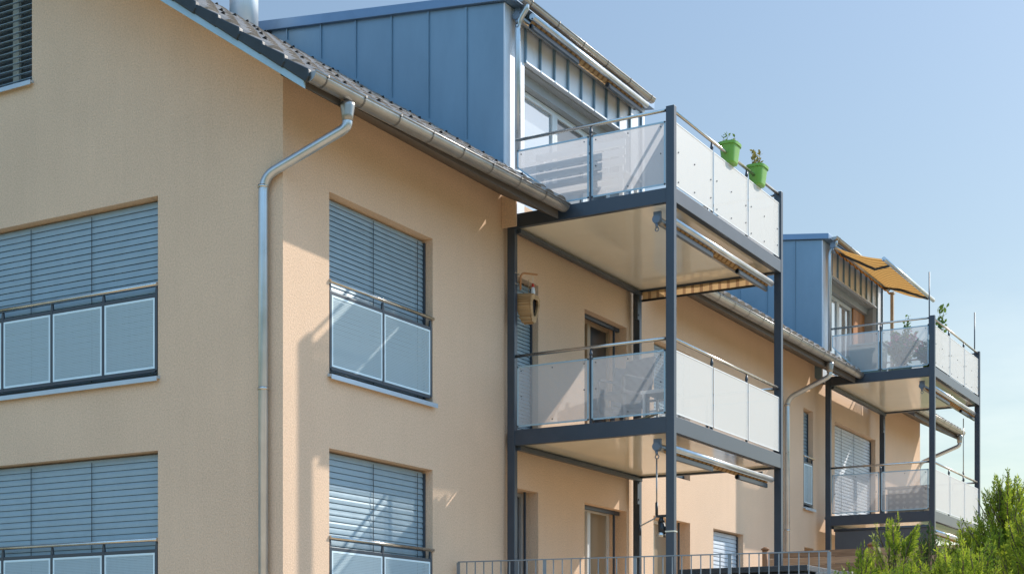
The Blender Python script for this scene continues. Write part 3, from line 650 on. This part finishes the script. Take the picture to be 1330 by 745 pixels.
# ------------------------------------------------------------------ awnings (hung under things: things of their own)
def awning(x0, x1, yfront, zt, label, yback=None, out=False, zback=None, cloth='stripe', gear=True, crank=None, group='folding arm awnings'):
    A = thing('awning', label, 'awning', (x0, yfront, zt), group)
    b = MB(); b.tube([(x0, yfront, zt), (x1, yfront, zt)], .042, 14); b.box((x0, yfront-.012, zt-.045), (x1, yfront+.012, zt-.02)); b.build('front_bar', 'pipe', A)
    if not out:
        L_ = x1-x0; yr = yfront+.13
        b = MB(); nseg = 30
        for k in range(nseg):
            a, c = x0+.05+(L_-.1)*k/nseg, x0+.05+(L_-.1)*(k+1)/nseg
            prof = [(yfront+.02, zt-.02), (yfront+.07, zt-.075), (yr, zt-.055), (yr+.06, zt+.02)]
            for (p, q), (u, v) in zip(zip(prof, prof[1:]), ((0, .1), (.1, .2), (.2, .3))):
                b.face([(a, p[0], p[1]), (c, p[0], p[1]), (c, q[0], q[1]), (a, q[0], q[1])], 0, True, uv=[(a, u), (c, u), (c, v), (a, v)])
        b.build('awning_cloth', cloth, A)
        for (a, c) in ((x0+.06, x0+.06+L_*.38), (x1-.06-L_*.33, x1-.06)):
            b = MB(); b.box((a, yfront+.035, zt-.125), (c, yfront+.075, zt-.062)); b.tube([(a, yfront+.055, zt-.094), (a+.05, yfront+.055, zt-.094)], .036, 10); b.build('folded_arm', 'steelpaint', A, bevel=.006)
        b = MB(); b.tube([(x0, yr+.08, zt+.03), (x1, yr+.08, zt+.03)], .05, 12); b.build('roller', 'zinc', A)
    else:
        b = MB(); n = 14; m = 8
        for k in range(n):
            for j in range(m):
                def P(u, v):
                    return (x0+.04+(x1-x0-.08)*u, yback+(yfront-yback)*v, zback+(zt-zback)*v-.045*math.sin(PI*v)*(1+.3*math.sin(9*u)))
                u0, u1, v0, v1 = k/n, (k+1)/n, j/m, (j+1)/m
                b.face([P(u0, v0), P(u1, v0), P(u1, v1), P(u0, v1)], 0, True, uv=[((x1-x0)*u0, v0), ((x1-x0)*u1, v0), ((x1-x0)*u1, v1), ((x1-x0)*u0, v1)])
        b.build('awning_cloth', cloth, A)
        b = MB(); n = 60
        for k in range(n):
            u0, u1 = x0+(x1-x0)*k/n, x0+(x1-x0)*(k+1)/n
            zz = lambda u: zback-.12-.03*abs(math.sin(u*9))
            b.face([(u0, yback-.03, zback-.07), (u1, yback-.03, zback-.07), (u1, yback-.05, zz(u1)), (u0, yback-.05, zz(u0))], 0, uv=[(u0, 0), (u1, 0), (u1, 1), (u0, 1)])
        b.build('valance', cloth, A)
        for (u, s) in ((x0+.35, 1), (x1-.35, -1)):
            b = MB(); e = (u+s*.62, yback+(yfront-yback)*.55, zback+(zt-zback)*.55-.10)
            b.tube([(u, yback, zback-.06), e, (u+s*.05, yfront+.02, zt-.05)], .028, 8); b.build('folding_arm', 'steelpaint', A)
        b = MB(); b.tube([(x0-.04, yback, zback), (x1+.04, yback, zback)], .055, 14); b.build('roller', 'zinc', A)
    yb2 = yback if yback is not None else yfront+.20
    zz = zback if zback is not None else zt+.03
    for (x, nm) in ((x0-.03, 'end_bracket'), (x1+.03, 'end_bracket')):
        b = MB(); b.tube([(x-.02, yb2, zz), (x+.02, yb2, zz)], .058, 14); b.box((x-.018, yb2-.05, zz), (x+.018, yb2+.05, zz+.10)); b.build(nm, 'bracket', A)
    if gear:
        b = MB(); gx, gy, gz = x0-.02, yb2, zz
        b.tube([(gx-.06, gy, gz), (gx-.02, gy, gz)], .055, 10); b.tube([(gx-.05, gy, gz-.05), (gx-.05, gy-.01, gz-.11)], .018, 8)
        pts = [(gx-.05, gy-.01+.025*math.cos(2*PI*k/12), gz-.13+.025*math.sin(2*PI*k/12)) for k in range(13)]; b.tube(pts, .006, 6)
        b.build('crank_gear', 'bracket', A)
    if crank:
        x, y, z0, z1 = crank
        b = MB(); b.tube([(x, y, z1), (x, y, z0)], .010, 8); b.tube([(x, y, z0+.02), (x-.02, y+.02, z0-.02), (x+.0, y+.22, z0-.10), (x, y+.23, z0-.11)], .009, 8); b.build('crank_rod', 'zinc', A)
        b = MB(); b.tube([(x, y, z0+.18), (x, y, z0+.02)], .019, 8); b.tube([(x, y+.23, z0-.08), (x, y+.23, z0-.22)], .017, 8); b.build('crank_handle', 'black', A)
    return A
awning(4.80, 8.30, -2.31, 7.20, 'rolled-in striped awning with long bar under the nearer upper balcony')
awning(4.80, 8.30, -2.31, 4.37, 'rolled-in awning with crank rod under the nearer lower balcony', crank=(4.72, -2.12, 3.52, 4.25))
awning(4.80, 8.36, -.30, 10.17, 'rolled-in awning under the eave of the near dormer')
awning(17.40, 21.25, -2.31, 7.20, 'rolled-in awning with crank rod under the farther upper balcony', crank=(20.75, -2.12, 5.75, 7.08))
awning(17.40, 21.25, -2.31, 4.37, 'rolled-in awning under the farther lower balcony, partly behind the hedge', gear=False)
awning(17.32, 21.20, -1.36, 9.83, 'ochre striped awning spread open from the far dormer', yback=-.33, zback=10.22, out=True, cloth='stripe2')
A = thing('side_blind', 'striped side blind rolled up under the right edge of the nearer upper balcony', 'blind', (8.45, -1.2, 7.3))
b = MB()
n = 24
for k in range(n):
    y0, y1 = -.20-2.0*k/n, -.20-2.0*(k+1)/n
    b.face([(8.43+.015*math.sin(k), y0, 7.365), (8.43+.015*math.sin(k+1), y1, 7.365), (8.43+.015*math.sin(k+1), y1, 7.245), (8.43+.015*math.sin(k), y0, 7.245)], 0, uv=[(y0, 0), (y1, 0), (y1, 1), (y0, 1)])
b.build('blind_cloth', 'stripe', A)
b = MB(); b.tube([(8.43, -.19, 7.235), (8.43, -2.22, 7.235)], .018, 8); b.build('bottom_bar', 'black', A)
b = MB(); b.face([(17.14, -.40, 4.50), (17.14, -2.33, 4.46), (17.14, -2.33, 2.5), (17.14, -.40, 2.5)])
A = thing('side_screen', 'dark grey cloth screen hanging below the farther lower balcony', 'screen', (17.14, -1.3, 2.4))
b = MB(); b.box((17.13, -2.30, 2.5), (17.138, -.42, 4.42)); b.build('screen_cloth', 'screen', A)
b = MB(); b.tube([(17.134, -.40, 4.44), (17.134, -2.31, 4.44)], .028, 10); b.tube([(17.134, -.42, 2.49), (17.134, -2.30, 2.49)], .016, 8); b.build('screen_bar', 'darkpaint', A)

# ------------------------------------------------------------------ things on and around the balconies
A = thing('birdhouse', 'small pale wooden birdhouse with an oval opening, hanging beside the near balcony post', 'birdhouse', (4.85, -.24, 6.15))
# an axis-tilted barrel of thin wooden laths with a dark opening at its right end
b = MB(); dmb = MB()
out = [(0, .20), (.08, .205), (.135, .17), (.15, .11), (.135, .04), (.10, -.06), (.06, -.155), (0, -.185), (-.06, -.155), (-.10, -.06), (-.135, .04), (-.15, .11), (-.135, .17), (-.08, .205)]
ax = Vector((.06, -.99, -.08)).normalized(); sd_ = Vector((0, 0, 1)).cross(ax).normalized(); up = ax.cross(sd_)
c0 = Vector((4.83, -.11, 6.35))
def bp(u, v, t, s=1): return tuple(c0+(sd_*u*s+up*v*s+ax*(t if t > .15 else t-.045+.11*max(0, min(1, (.10-v)/.30))))*.95)
o2 = []
for k in range(len(out)):
    p, q = out[k], out[(k+1) % len(out)]; m_ = 4 if abs(p[1]-q[1]) > .05 else 2; o2 += [(p[0]+(q[0]-p[0])*j/m_, p[1]+(q[1]-p[1])*j/m_) for j in range(m_)]
out = o2; nl = len(out)
for k in range(nl):
    p, q = out[k], out[(k+1) % nl]
    for (t0, t1, s) in ((random.uniform(-.008, .008), .20, 1.05 if k % 2 else .98), ):
        b.prism([bp(p[0], p[1], t0, s), bp(q[0], q[1], t0, s), bp(q[0], q[1], t1, s), bp(p[0], p[1], t1, s)], tuple((sd_*(-(p[0]+q[0])*.06)+up*(-(p[1]+q[1])*.06))))
b.build('birdhouse_body', 'bird', A)
b = MB(); b.face([bp(u*.93, v*.93, .17) for u, v in out]); b.face([bp(u*.93, v*.93, .02) for u, v in out]); b.build('opening', 'black', A)
b = MB(); P = [bp(u, v, .205) for u, v in out]; Q = [bp(u*.62+.01, v*.62+.02, .205) for u, v in out]
for k in range(nl): b.prism([P[k], P[(k+1) % nl], Q[(k+1) % nl], Q[k]], tuple(ax*.014))
b.build('front_ring', 'bird', A)
b = MB(); b.prism([bp(-.03, .205, -.02), bp(.14, .17, -.02), bp(.175, .10, -.02), bp(.16, .18, -.02), bp(-.03, .225, -.02)], tuple(ax*.25)); b.build('birdhouse_roof', 'bird', A)
b = MB(); b.tube([tuple(c0+up*.2+ax*.1), tuple(c0+up*.2+ax*.1+Vector((0, 0, .2)))], .004, 6); b.build('hanging_cord', 'rope', A)
A = thing('wall_bracket', 'bent wooden bracket tied to the near balcony post above the birdhouse', 'bracket', (4.69, -.12, 6.6))
b = MB(); b.tube([(4.685, -.19, 6.58), (4.685, -.19, 6.76), (4.70, -.22, 6.80), (4.90, -.32, 6.81)], .013, 8, bend=.05); b.build('bracket_arm', 'orange', A)
b = MB()
for z in (6.64, 6.78): b.tube([(4.56, -.178, z), (4.685, -.178, z), (4.685, -.05, z)], .004, 6)
b.build('tie_wire', 'steel', A)
A = thing('feeder_bell', 'tiny red and white bird bell hanging behind the birdhouse', 'bird bell', (4.93, -.22, 6.6))
b = MB(); b.tube([(4.93, -.24, 6.71), (4.93, -.24, 6.66)], [.014, .022], 10); b.build('cap', 'red', A)
b = MB(); b.tube([(4.93, -.24, 6.66), (4.93, -.24, 6.58), (4.93, -.24, 6.56)], [.022, .032, .012], 10); b.tube([(4.93, -.24, 6.71), (4.93, -.24, 6.80)], .003, 6); b.build('bell_body', 'white', A)

def leaves(b, c, r, n, size, mi=0, flat=1., up_=0):
    for _ in range(n):
        d = Vector((random.gauss(0, 1), random.gauss(0, 1), random.gauss(0, 1)*flat)).normalized()*r*random.random()**.4
        p = Vector(c)+d; a = Vector((random.gauss(0, 1), random.gauss(0, 1), random.gauss(0, .6)+up_)).normalized(); s = a.cross(Vector((random.gauss(0, 1), random.gauss(0, 1), random.gauss(0, 1)))).normalized()
        l = size*random.uniform(.7, 1.3); w_ = l*.28
        b.face([tuple(p), tuple(p+a*l*.5+s*w_), tuple(p+a*l), tuple(p+a*l*.5-s*w_)], mi)
for k, (x, lab, yel) in enumerate(((6.52, 'green rail flower pot with short sprouts, the nearer of two', False), (7.56, 'green rail flower pot with yellowing plant, the farther of two', True))):
    y, z0 = -2.37, 8.38
    A = thing('flower_pot', lab, 'flower pot', (x, y, z0), 'green pots on the balcony rail')
    b = MB(); n = 28; rings = []
    for (zz, rx, ry) in ((0, .105, .080), (.02, .115, .09), (.24, .150, .115), (.24, .166, .130), (.275, .170, .134), (.275, .156, .120), (.22, .146, .11)):
        ring = []
        for j in range(n):
            t = 2*PI*j/n; e = .55
            cx = math.copysign(abs(math.cos(t))**e, math.cos(t)); sy = math.copysign(abs(math.sin(t))**e, math.sin(t))
            ring.append((x+rx*cx, y-.005+ry*sy, z0+zz))
        rings.append(ring)
    for a, c in zip(rings, rings[1:]):
        for j in range(n): b.face([a[j], a[(j+1) % n], c[(j+1) % n], c[j]], 0, True)
    b.face(rings[0]); b.build('pot', 'green', A)
    b = MB(); b.face(rings[-1]); b.build('soil', 'soil', A)
    b = MB()
    if yel:
        for _ in range(9):
            p = Vector((x+random.uniform(-.13, .03), y+random.uniform(-.07, .07), z0+.25)); q = p+Vector((random.uniform(-.05, .03), random.uniform(-.04, .04), random.uniform(.06, .20)))
            b.tube([tuple(p), tuple(q)], [.005, .003], 5); leaves(b, q, .035, 5, .055, up_=.9); leaves(b, (p+q)/2, .03, 3, .05, up_=.8)
        b.build('plant', 'leafyel', A)
    else:
        for _ in range(10):
            p = Vector((x+random.uniform(-.13, .10), y+random.uniform(-.08, .08), z0+.25)); q = p+Vector((random.uniform(-.03, .03), random.uniform(-.03, .03), random.uniform(.04, .12)))
            b.tube([tuple(p), tuple(q)], [.004, .002], 5); leaves(b, q, .02, 4, .045, up_=.6)
        b.build('plant', 'leaf', A)

def slat_bench(loc):
    x, y, z = loc
    A = thing('garden_bench', 'slatted bench behind the cut side panel of the nearer upper balcony', 'bench', (x, y, z))
    b = MB()
    for k in range(5): b.box((x+.10*k, y-.65, z+.42), (x+.10*k+.075, y+.65, z+.445))
    b.build('seat', 'white', A)
    b = MB()
    for k in range(3): b.box((x-.03, y-.65, z+.52+.12*k), (x-.005, y+.65, z+.60+.12*k))
    b.build('backrest', 'white', A)
    for (a, c) in ((x, y-.6), (x, y+.55), (x+.43, y-.6), (x+.43, y+.55)):
        b = MB(); b.box((a-.001, c, z), (a+.045, c+.05, z+.415 if a > x+.1 else z+.83)); b.build('leg', 'white', A)
slat_bench((4.93, -.95, 7.535))
def chair(loc, rot, label, m='rattan'):
    x, y, z = loc; c, s = math.cos(rot), math.sin(rot)
    T = lambda u, v, w_: (x+u*c-v*s, y+u*s+v*c, z+w_)
    A = thing('garden_chair', label, 'chair', loc, 'dark chairs on the near lower balcony')
    b = MB(T); b.box((-.25, -.25, .40), (.25, .25, .45)); b.build('seat', m, A, bevel=.012)
    b = MB(T); b.prism([(-.25, .22, .45), (-.25, .27, .45), (-.25, .36, .95), (-.25, .31, .95)], (.5, 0, 0)); b.build('backrest', m, A, bevel=.012)
    for u in (-.24, .20):
        b = MB(T); b.box((u, -.22, .62), (u+.045, .26, .65)); b.build('armrest', m, A, bevel=.008)
        for v in (-.24, .20):
            b = MB(T); b.box((u, v, 0), (u+.04, v+.04, .61 if v < 0 else .40)); b.build('leg', m, A)
chair((5.15, -1.45, 4.725), -1.9, 'dark garden chair nearest the post, behind the clear side panel')
chair((6.2, -.85, 4.725), 2.6, 'dark garden chair standing nearer the balcony door')
A = thing('garden_table', 'small white framed table behind the lower side panel', 'table', (5.1, -2.0, 4.725))
b = MB(); b.box((4.86, -2.20, 5.10), (5.30, -1.86, 5.125)); b.build('table_top', 'steelpaint', A)
b = MB(); 
for q in ((4.84, -2.22, 4.86, -1.84), (5.30, -2.22, 5.32, -1.84)): b.box((q[0], q[1], 5.09), (q[2], q[3], 5.13))
b.build('table_rim', 'white', A)
for (p, q) in ((4.86, -2.2), (5.27, -2.2), (4.86, -1.89), (5.27, -1.89)):
    b = MB(); b.box((p, q, 4.726), (p+.03, q+.03, 5.095)); b.build('leg', 'white', A)
A = thing('garden_hose', 'tan hose lying along the edge of the near lower balcony', 'hose', (4.75, -1.9, 4.73))
b = MB(); b.tube([(4.72, -1.35, 4.745), (4.70, -1.6, 4.745), (4.73, -1.85, 4.745), (4.71, -2.1, 4.79), (4.74, -2.2, 4.85)], .016, 8, bend=.1); b.build('hose', 'rope', A)
A = thing('post_clamp', 'black clamp holder strapped to the near balcony post above the railing', 'clamp', (4.6, -2.25, 3.4))
b = MB(); b.box((4.59, -2.305, 3.50), (4.64, -2.17, 3.53)); b.box((4.60, -2.305, 3.36), (4.64, -2.20, 3.385))
b.tube([(4.615, -2.23, 3.50), (4.615, -2.23, 3.44)], [.022, .045], 10); b.tube([(4.615, -2.23, 3.44), (4.615, -2.25, 3.30)], [.04, .055], 10); b.build('clamp_body', 'black', A)
b = MB(); b.box((4.562, -2.428, 3.31), (4.658, -2.303, 3.328)); b.tube([(4.60, -2.24, 3.31), (4.60, -2.23, 3.26)], [.05, .06], 10); b.build('strap', 'steel', A)
for (x, y, lab) in ((17.16, -2.365, 'thin grey rod on the near corner post of the farther balcony'), (20.99, -2.365, 'thin grey rod on the far corner post of the farther balcony')):
    A = thing('pole', lab, 'pole', (x, y, 8.2), 'rods on the farther balcony')
    b = MB(); b.tube([(x+.06, y+.075, 8.2), (x+.06, y+.075, 9.42)], .013, 8); b.build('rod', 'darkpaint', A)
    b = MB(); b.box((x+.03, y+.03, 8.36), (x+.10, y+.10, 8.40)); b.build('rod_clamp', 'darkpaint', A)

# plants on the farther upper balcony
def shrub(loc, label, h, r, stems, leafm='leaf', size=.10, flower=None, pot='greybox', potr=.17, poth=.3, name='potted_shrub', lean=(0, 0), dens=7):
    x, y, z = loc
    A = thing(name, label, 'plant', loc, 'plants on the farther upper balcony')
    b = MB(); b.tube([(x, y, z), (x, y, z+poth*.9), (x, y, z+poth)], [potr*.75, potr, potr*1.05], 16); b.build('pot', pot, A)
    st = MB(); lf = MB(); fl = MB()
    for k in range(stems):
        a = random.uniform(0, 2*PI); q = Vector((x+lean[0]+r*math.cos(a)*random.random(), y+lean[1]+r*math.sin(a)*random.random(), z+h*random.uniform(.65, 1)))
        p = Vector((x+random.uniform(-.05, .05), y+random.uniform(-.05, .05), z+poth)); m_ = (p+q)/2+Vector((random.uniform(-.06, .06), random.uniform(-.06, .06), .05))
        st.tube([tuple(p), tuple(m_), tuple(q)], [.010, .008, .004], 6)
        for t in range(12):
            f = .25+.75*t/11; c = (1-f)*p+f*q if f < .5 else m_+(q-m_)*(2*f-1)
            leaves(lf, c, .07, dens, size, up_=.5)
        if flower and random.random() < .75: leaves(fl, q, .10, 30, .075, flat=.8)
    st.build('stem', 'bark', A); lf.build('foliage', leafm, A)
    if flower: fl.build('flowers', flower, A)
UF = 7.535
shrub((18.3, -1.45, UF), 'pink flowering oleander behind the clear panels of the farther balcony', .98, .35, 16, flower='pink', potr=.2)
shrub((18.9, -1.95, UF), 'leafy shrub beside the oleander on the farther balcony', .85, .38, 18, size=.12)
shrub((18.85, -2.12, UF), 'tall leafy plant rising above the corner rail of the farther balcony', 1.62, .09, 4, size=.10, potr=.14, dens=4)
shrub((18.3, -1.30, UF), 'thin climbing plant with a twig bending over the farther balcony rail', 1.35, .28, 2, size=.07, potr=.13, lean=(.05, -.25))
shrub((17.5, -.62, UF), 'low pot of pink flowers at the house end of the farther balcony', .42, .14, 6, flower='pink', potr=.11, poth=.18)
A = thing('planter_box', 'grey green planter box behind the clear panel of the farther balcony', 'planter', (17.5, -.95, UF))
b = MB(); b.prism([(17.36, -.68, UF), (17.36, -1.28, UF), (17.36, -1.32, UF+.62), (17.36, -.64, UF+.62)], (.40, 0, 0)); b.build('box', 'greybox', A, bevel=.012)
b = MB(); b.box((17.33, -1.35, UF+.621), (17.79, -.61, UF+.66)); b.build('rim', 'greybox', A, bevel=.01)
A = thing('wooden_pillar', 'slim brown wooden pillar at the right end of the far dormer', 'pillar', (21.62, -.4, UF))
b = MB(); b.box((21.24, -.45, UF), (21.31, -.38, 10.1)); b.build('shaft', 'frametan', A, bevel=.008)
b = MB(); b.box((21.22, -.47, 10.101), (21.33, -.36, 10.14)); b.build('cap', 'frametan', A)
# farther lower balcony
A = thing('storage_chest', 'woven chest with pale dots behind the farther lower side panel', 'chest', (17.6, -1.9, 4.725))
b = MB(); b.box((17.35, -2.15, 4.74), (17.85, -1.42, 5.22)); b.build('chest_body', 'dots', A, bevel=.015)
b = MB(); b.box((17.33, -2.17, 5.225), (17.87, -1.40, 5.26)); b.build('lid', 'frametan', A, bevel=.008)

# ------------------------------------------------------------------ terrace things
A = thing('guard_rail', 'long grey bar railing along the terrace edge in front of the house', 'railing', (3.6, -2.3, TER))
p0, p1 = Vector((3.36, -.06, 0)), Vector((4.01, -4.56, 0)); zt = 2.955
nb = 40; dr = (p1-p0).normalized(); pr = Vector((-dr.y, dr.x, 0))
def bar(b, p, w_, t, z0, z1):
    q = [p-dr*w_-pr*t, p+dr*w_-pr*t, p+dr*w_+pr*t, p-dr*w_+pr*t]
    b.prism([(v.x, v.y, z0) for v in q], (0, 0, z1-z0))
b = MB(); q = [p0-pr*.02, p1-pr*.02, p1+pr*.02, p0+pr*.02]; b.prism([(v.x, v.y, zt-.012) for v in q], (0, 0, .012)); b.build('top_rail', 'galv', A)
b = MB(); b.prism([(v.x, v.y, TER+.08) for v in q], (0, 0, .012)); b.build('bottom_rail', 'galv', A)
for k in range(nb+1):
    p = p0+(p1-p0)*k/nb; b = MB()
    if k % 10 == 0: bar(b, p, .020, .008, TER, zt-.0125); b.build('railing_post', 'galv', A)
    else: bar(b, p, .006, .006, TER+.0925, zt-.0125); b.build('bar', 'galv', A)

A = thing('wood_fence', 'weathered brown board fence dividing the terraces', 'fence', (13.25, -3.2, TER))
b = MB(); z = TER+.05
while z < 3.66:
    y = -.45
    while y > -6.2:
        y2 = max(-6.3, y-random.choice((1.9, 2.4)))
        o = random.uniform(-.006, .006); b.box((13.235+o, y2+.004, z), (13.262+o, y, z+.118)); y = y2
    z += .124
b.build('boards', 'wood', A)
for y in (-.36, -2.3, -4.3, -6.25):
    b = MB(); b.tube([(13.30, y, TER), (13.30, y, 3.78)], .055, 14); P = b.build('post', 'woodpost', A)
    b = MB(); b.tube([(13.30, y, 3.78), (13.30, y, 3.80), (13.30, y, 3.83)], [.075, .078, .03], 14); b.build('cap', 'woodpost', P)

A = thing('storage_box', 'large black wicker box with a flat lid behind the railing', 'storage box', (7.1, -2.5, TER))
b = MB(); b.box((6.50, -3.42, TER), (7.70, -1.72, 2.90)); b.build('box_body', ['wickerdark'], A, bevel=.015)
b = MB(); b.box((6.44, -3.48, 2.905), (7.76, -1.66, 2.985)); b.build('lid', 'wickerdark', A, bevel=.01)
A = thing('wicker_planter', 'pale woven planter standing against the end of the black box', 'planter', (7.2, -3.8, TER))
b = MB()
x0, x1, y0, y1 = 6.72, 7.62, -3.95, -3.52
b.box((x0, y0, TER), (x1, y1, 2.86)); b.build('planter_body', 'wickerpale', A, bevel=.02)
b = MB(); b.box((x0-.03, y0-.03, 2.861), (x1+.03, y1+.02, 2.90)); b.build('rim', 'wickerpale', A, bevel=.012)

# ------------------------------------------------------------------ conifer hedge in the foreground
def campt(px, py, depth):
    a = (px-665)/1951.2*depth; return Vector((CAM[0]+FW[0]*depth+RT[0]*a, CAM[1]+FW[1]*depth+RT[1]*a, 1.6+(871.05-py)/1951.2*depth))
def conifer(base, top, radius, label, n, m='thuja', seed=1, zlow=.5, shape=1., leader=.16, tw_=.085, up=1.):
    """trunk, feathery side shoots curving upward, each shoot a stem with flat rows of scale-leaf twigs"""
    rnd = random.Random(seed)
    A = thing('conifer', label, 'conifer', tuple(base), 'conifers of the foreground hedge')
    b = MB(); b.tube([tuple(base), tuple(base.lerp(top, .5)+Vector((.03, .02, 0))), tuple(top)], [.05, .03, .004], 8); b.build('trunk', 'bark', A)
    V, Fc = [], []; H = (top-base).length; tw = MB()
    def strip(a, c, nrm, w0):
        t = c-a; w_ = t.cross(nrm)
        if w_.length < 1e-6: return
        w_ = w_.normalized()*w0; i = len(V); m_ = a+t*.5
        V.extend([tuple(a), tuple(m_+w_), tuple(c), tuple(m_-w_)]); Fc.append((i, i+1, i+2, i+3))
    def shoot(p, d, L_, tl):
        d = d.normalized(); bend = Vector((0, 0, .35*up)); k = max(5, int(L_/.016)); q = p.copy(); pts = [p.copy()]
        side = d.cross(Vector((rnd.gauss(0, .5), rnd.gauss(0, .5), 1))).normalized(); nrm = side.cross(d)
        for j in range(k):
            t = j/k; d = (d+bend/k+Vector((rnd.gauss(0, .03), rnd.gauss(0, .03), rnd.gauss(0, .03)))).normalized(); q = q+d*(L_/k); pts.append(q.copy())
            ll = tl*(1-.72*t)*rnd.uniform(.65, 1.2)
            for sg in (-1, 1):
                if rnd.random() < .12: continue
                e = (d*.9+side*sg*.7+nrm*rnd.gauss(0, .3)).normalized(); tip = q+e*ll
                strip(q, tip, nrm, .0042)
                for f in (.35, .6, .82):
                    o = q+e*ll*f; lf = ll*.38*(1.2-f)
                    for s2 in (-1, 1):
                        strip(o, o+(e*.8+e.cross(nrm)*s2*.7+nrm*rnd.gauss(0, .2)).normalized()*lf, nrm, .0036)
        strip(q, q+d*tl*.5, nrm, .003)
        tw.tube([tuple(pts[0]), tuple(pts[len(pts)//2]), tuple(pts[-1])], [.005, .0035, .001], 4, cap=False)
    for k in range(n):
        f = zlow+(.93-zlow)*rnd.random()**1.15; c = base.lerp(top, f); az = rnd.uniform(0, 2*PI); g = (1-f)/(1-zlow)
        env = radius*(g**shape)+.05; st = env*rnd.uniform(.0, .75)
        o = Vector((math.cos(az), math.sin(az), 0)); el = rnd.uniform(.45, 1.3)+(1-g)*.6
        L_ = (env-st*.75)*rnd.uniform(.6, 1.15)+.10
        shoot(c+o*st, o*math.cos(el)+Vector((0, 0, math.sin(el)))*up, min(L_, .50), tw_*rnd.uniform(.7, 1.15))
    if leader:
        p = base.lerp(top, 1-leader); shoot(p, top-p, (top-p).length, tw_*.8); shoot(p, top-p+Vector((.02, .01, 0)), (top-p).length*.7, tw_)
    tw.build('twigs', 'bark', A, recalc=False)
    me = bpy.data.meshes.new('foliage'); o_ = OFF[A.name]
    me.from_pydata([(v[0]-o_.x, v[1]-o_.y, v[2]-o_.z) for v in V], [], Fc); me.materials.append(M[m]); me.update()
    o = bpy.data.objects.new('foliage', me); COL.objects.link(o); o.parent = A
def conat(px, py, depth, radius, label, n, **k):
    top = campt(px, py, depth); base = Vector((top.x, top.y, 0)); conifer(base, top, radius, label, n, **k)
conat(1309, 612, 10.0, .50, 'bright green conifer with the tallest thin leader, at the right', 240, seed=3, zlow=.60, shape=1.0, leader=.13)
conat(1350, 655, 9.2, .42, 'bright green conifer at the right edge of the photo', 220, seed=4, zlow=.58, shape=.8)
conat(1262, 688, 10.2, .42, 'bright green conifer left of the tall leader', 230, seed=5, zlow=.60, shape=.8, leader=.08)
conat(1163, 668, 9.8, .24, 'bright green conifer with a thin sprig before the dark screen', 62, seed=6, zlow=.72, shape=1.2, leader=.13)
conat(1120, 708, 9.6, .20, 'lowest bright conifer, leftmost beside the end of the bar railing', 42, seed=8, zlow=.74, shape=1., leader=.10)
conat(1207, 678, 11.6, .12, 'small dark upright conifer before the farther balcony post', 130, m='thujadark', seed=7, zlow=.5, shape=.45, tw_=.05, leader=.04)
conat(1180, 756, 9.0, .42, 'broad low conifer filling the middle of the hedge', 190, seed=9, zlow=.64, shape=.45, leader=0)
conat(1250, 732, 8.8, .46, 'broad yellow green conifer in front of the tall ones', 260, seed=10, zlow=.62, shape=.5, leader=0)
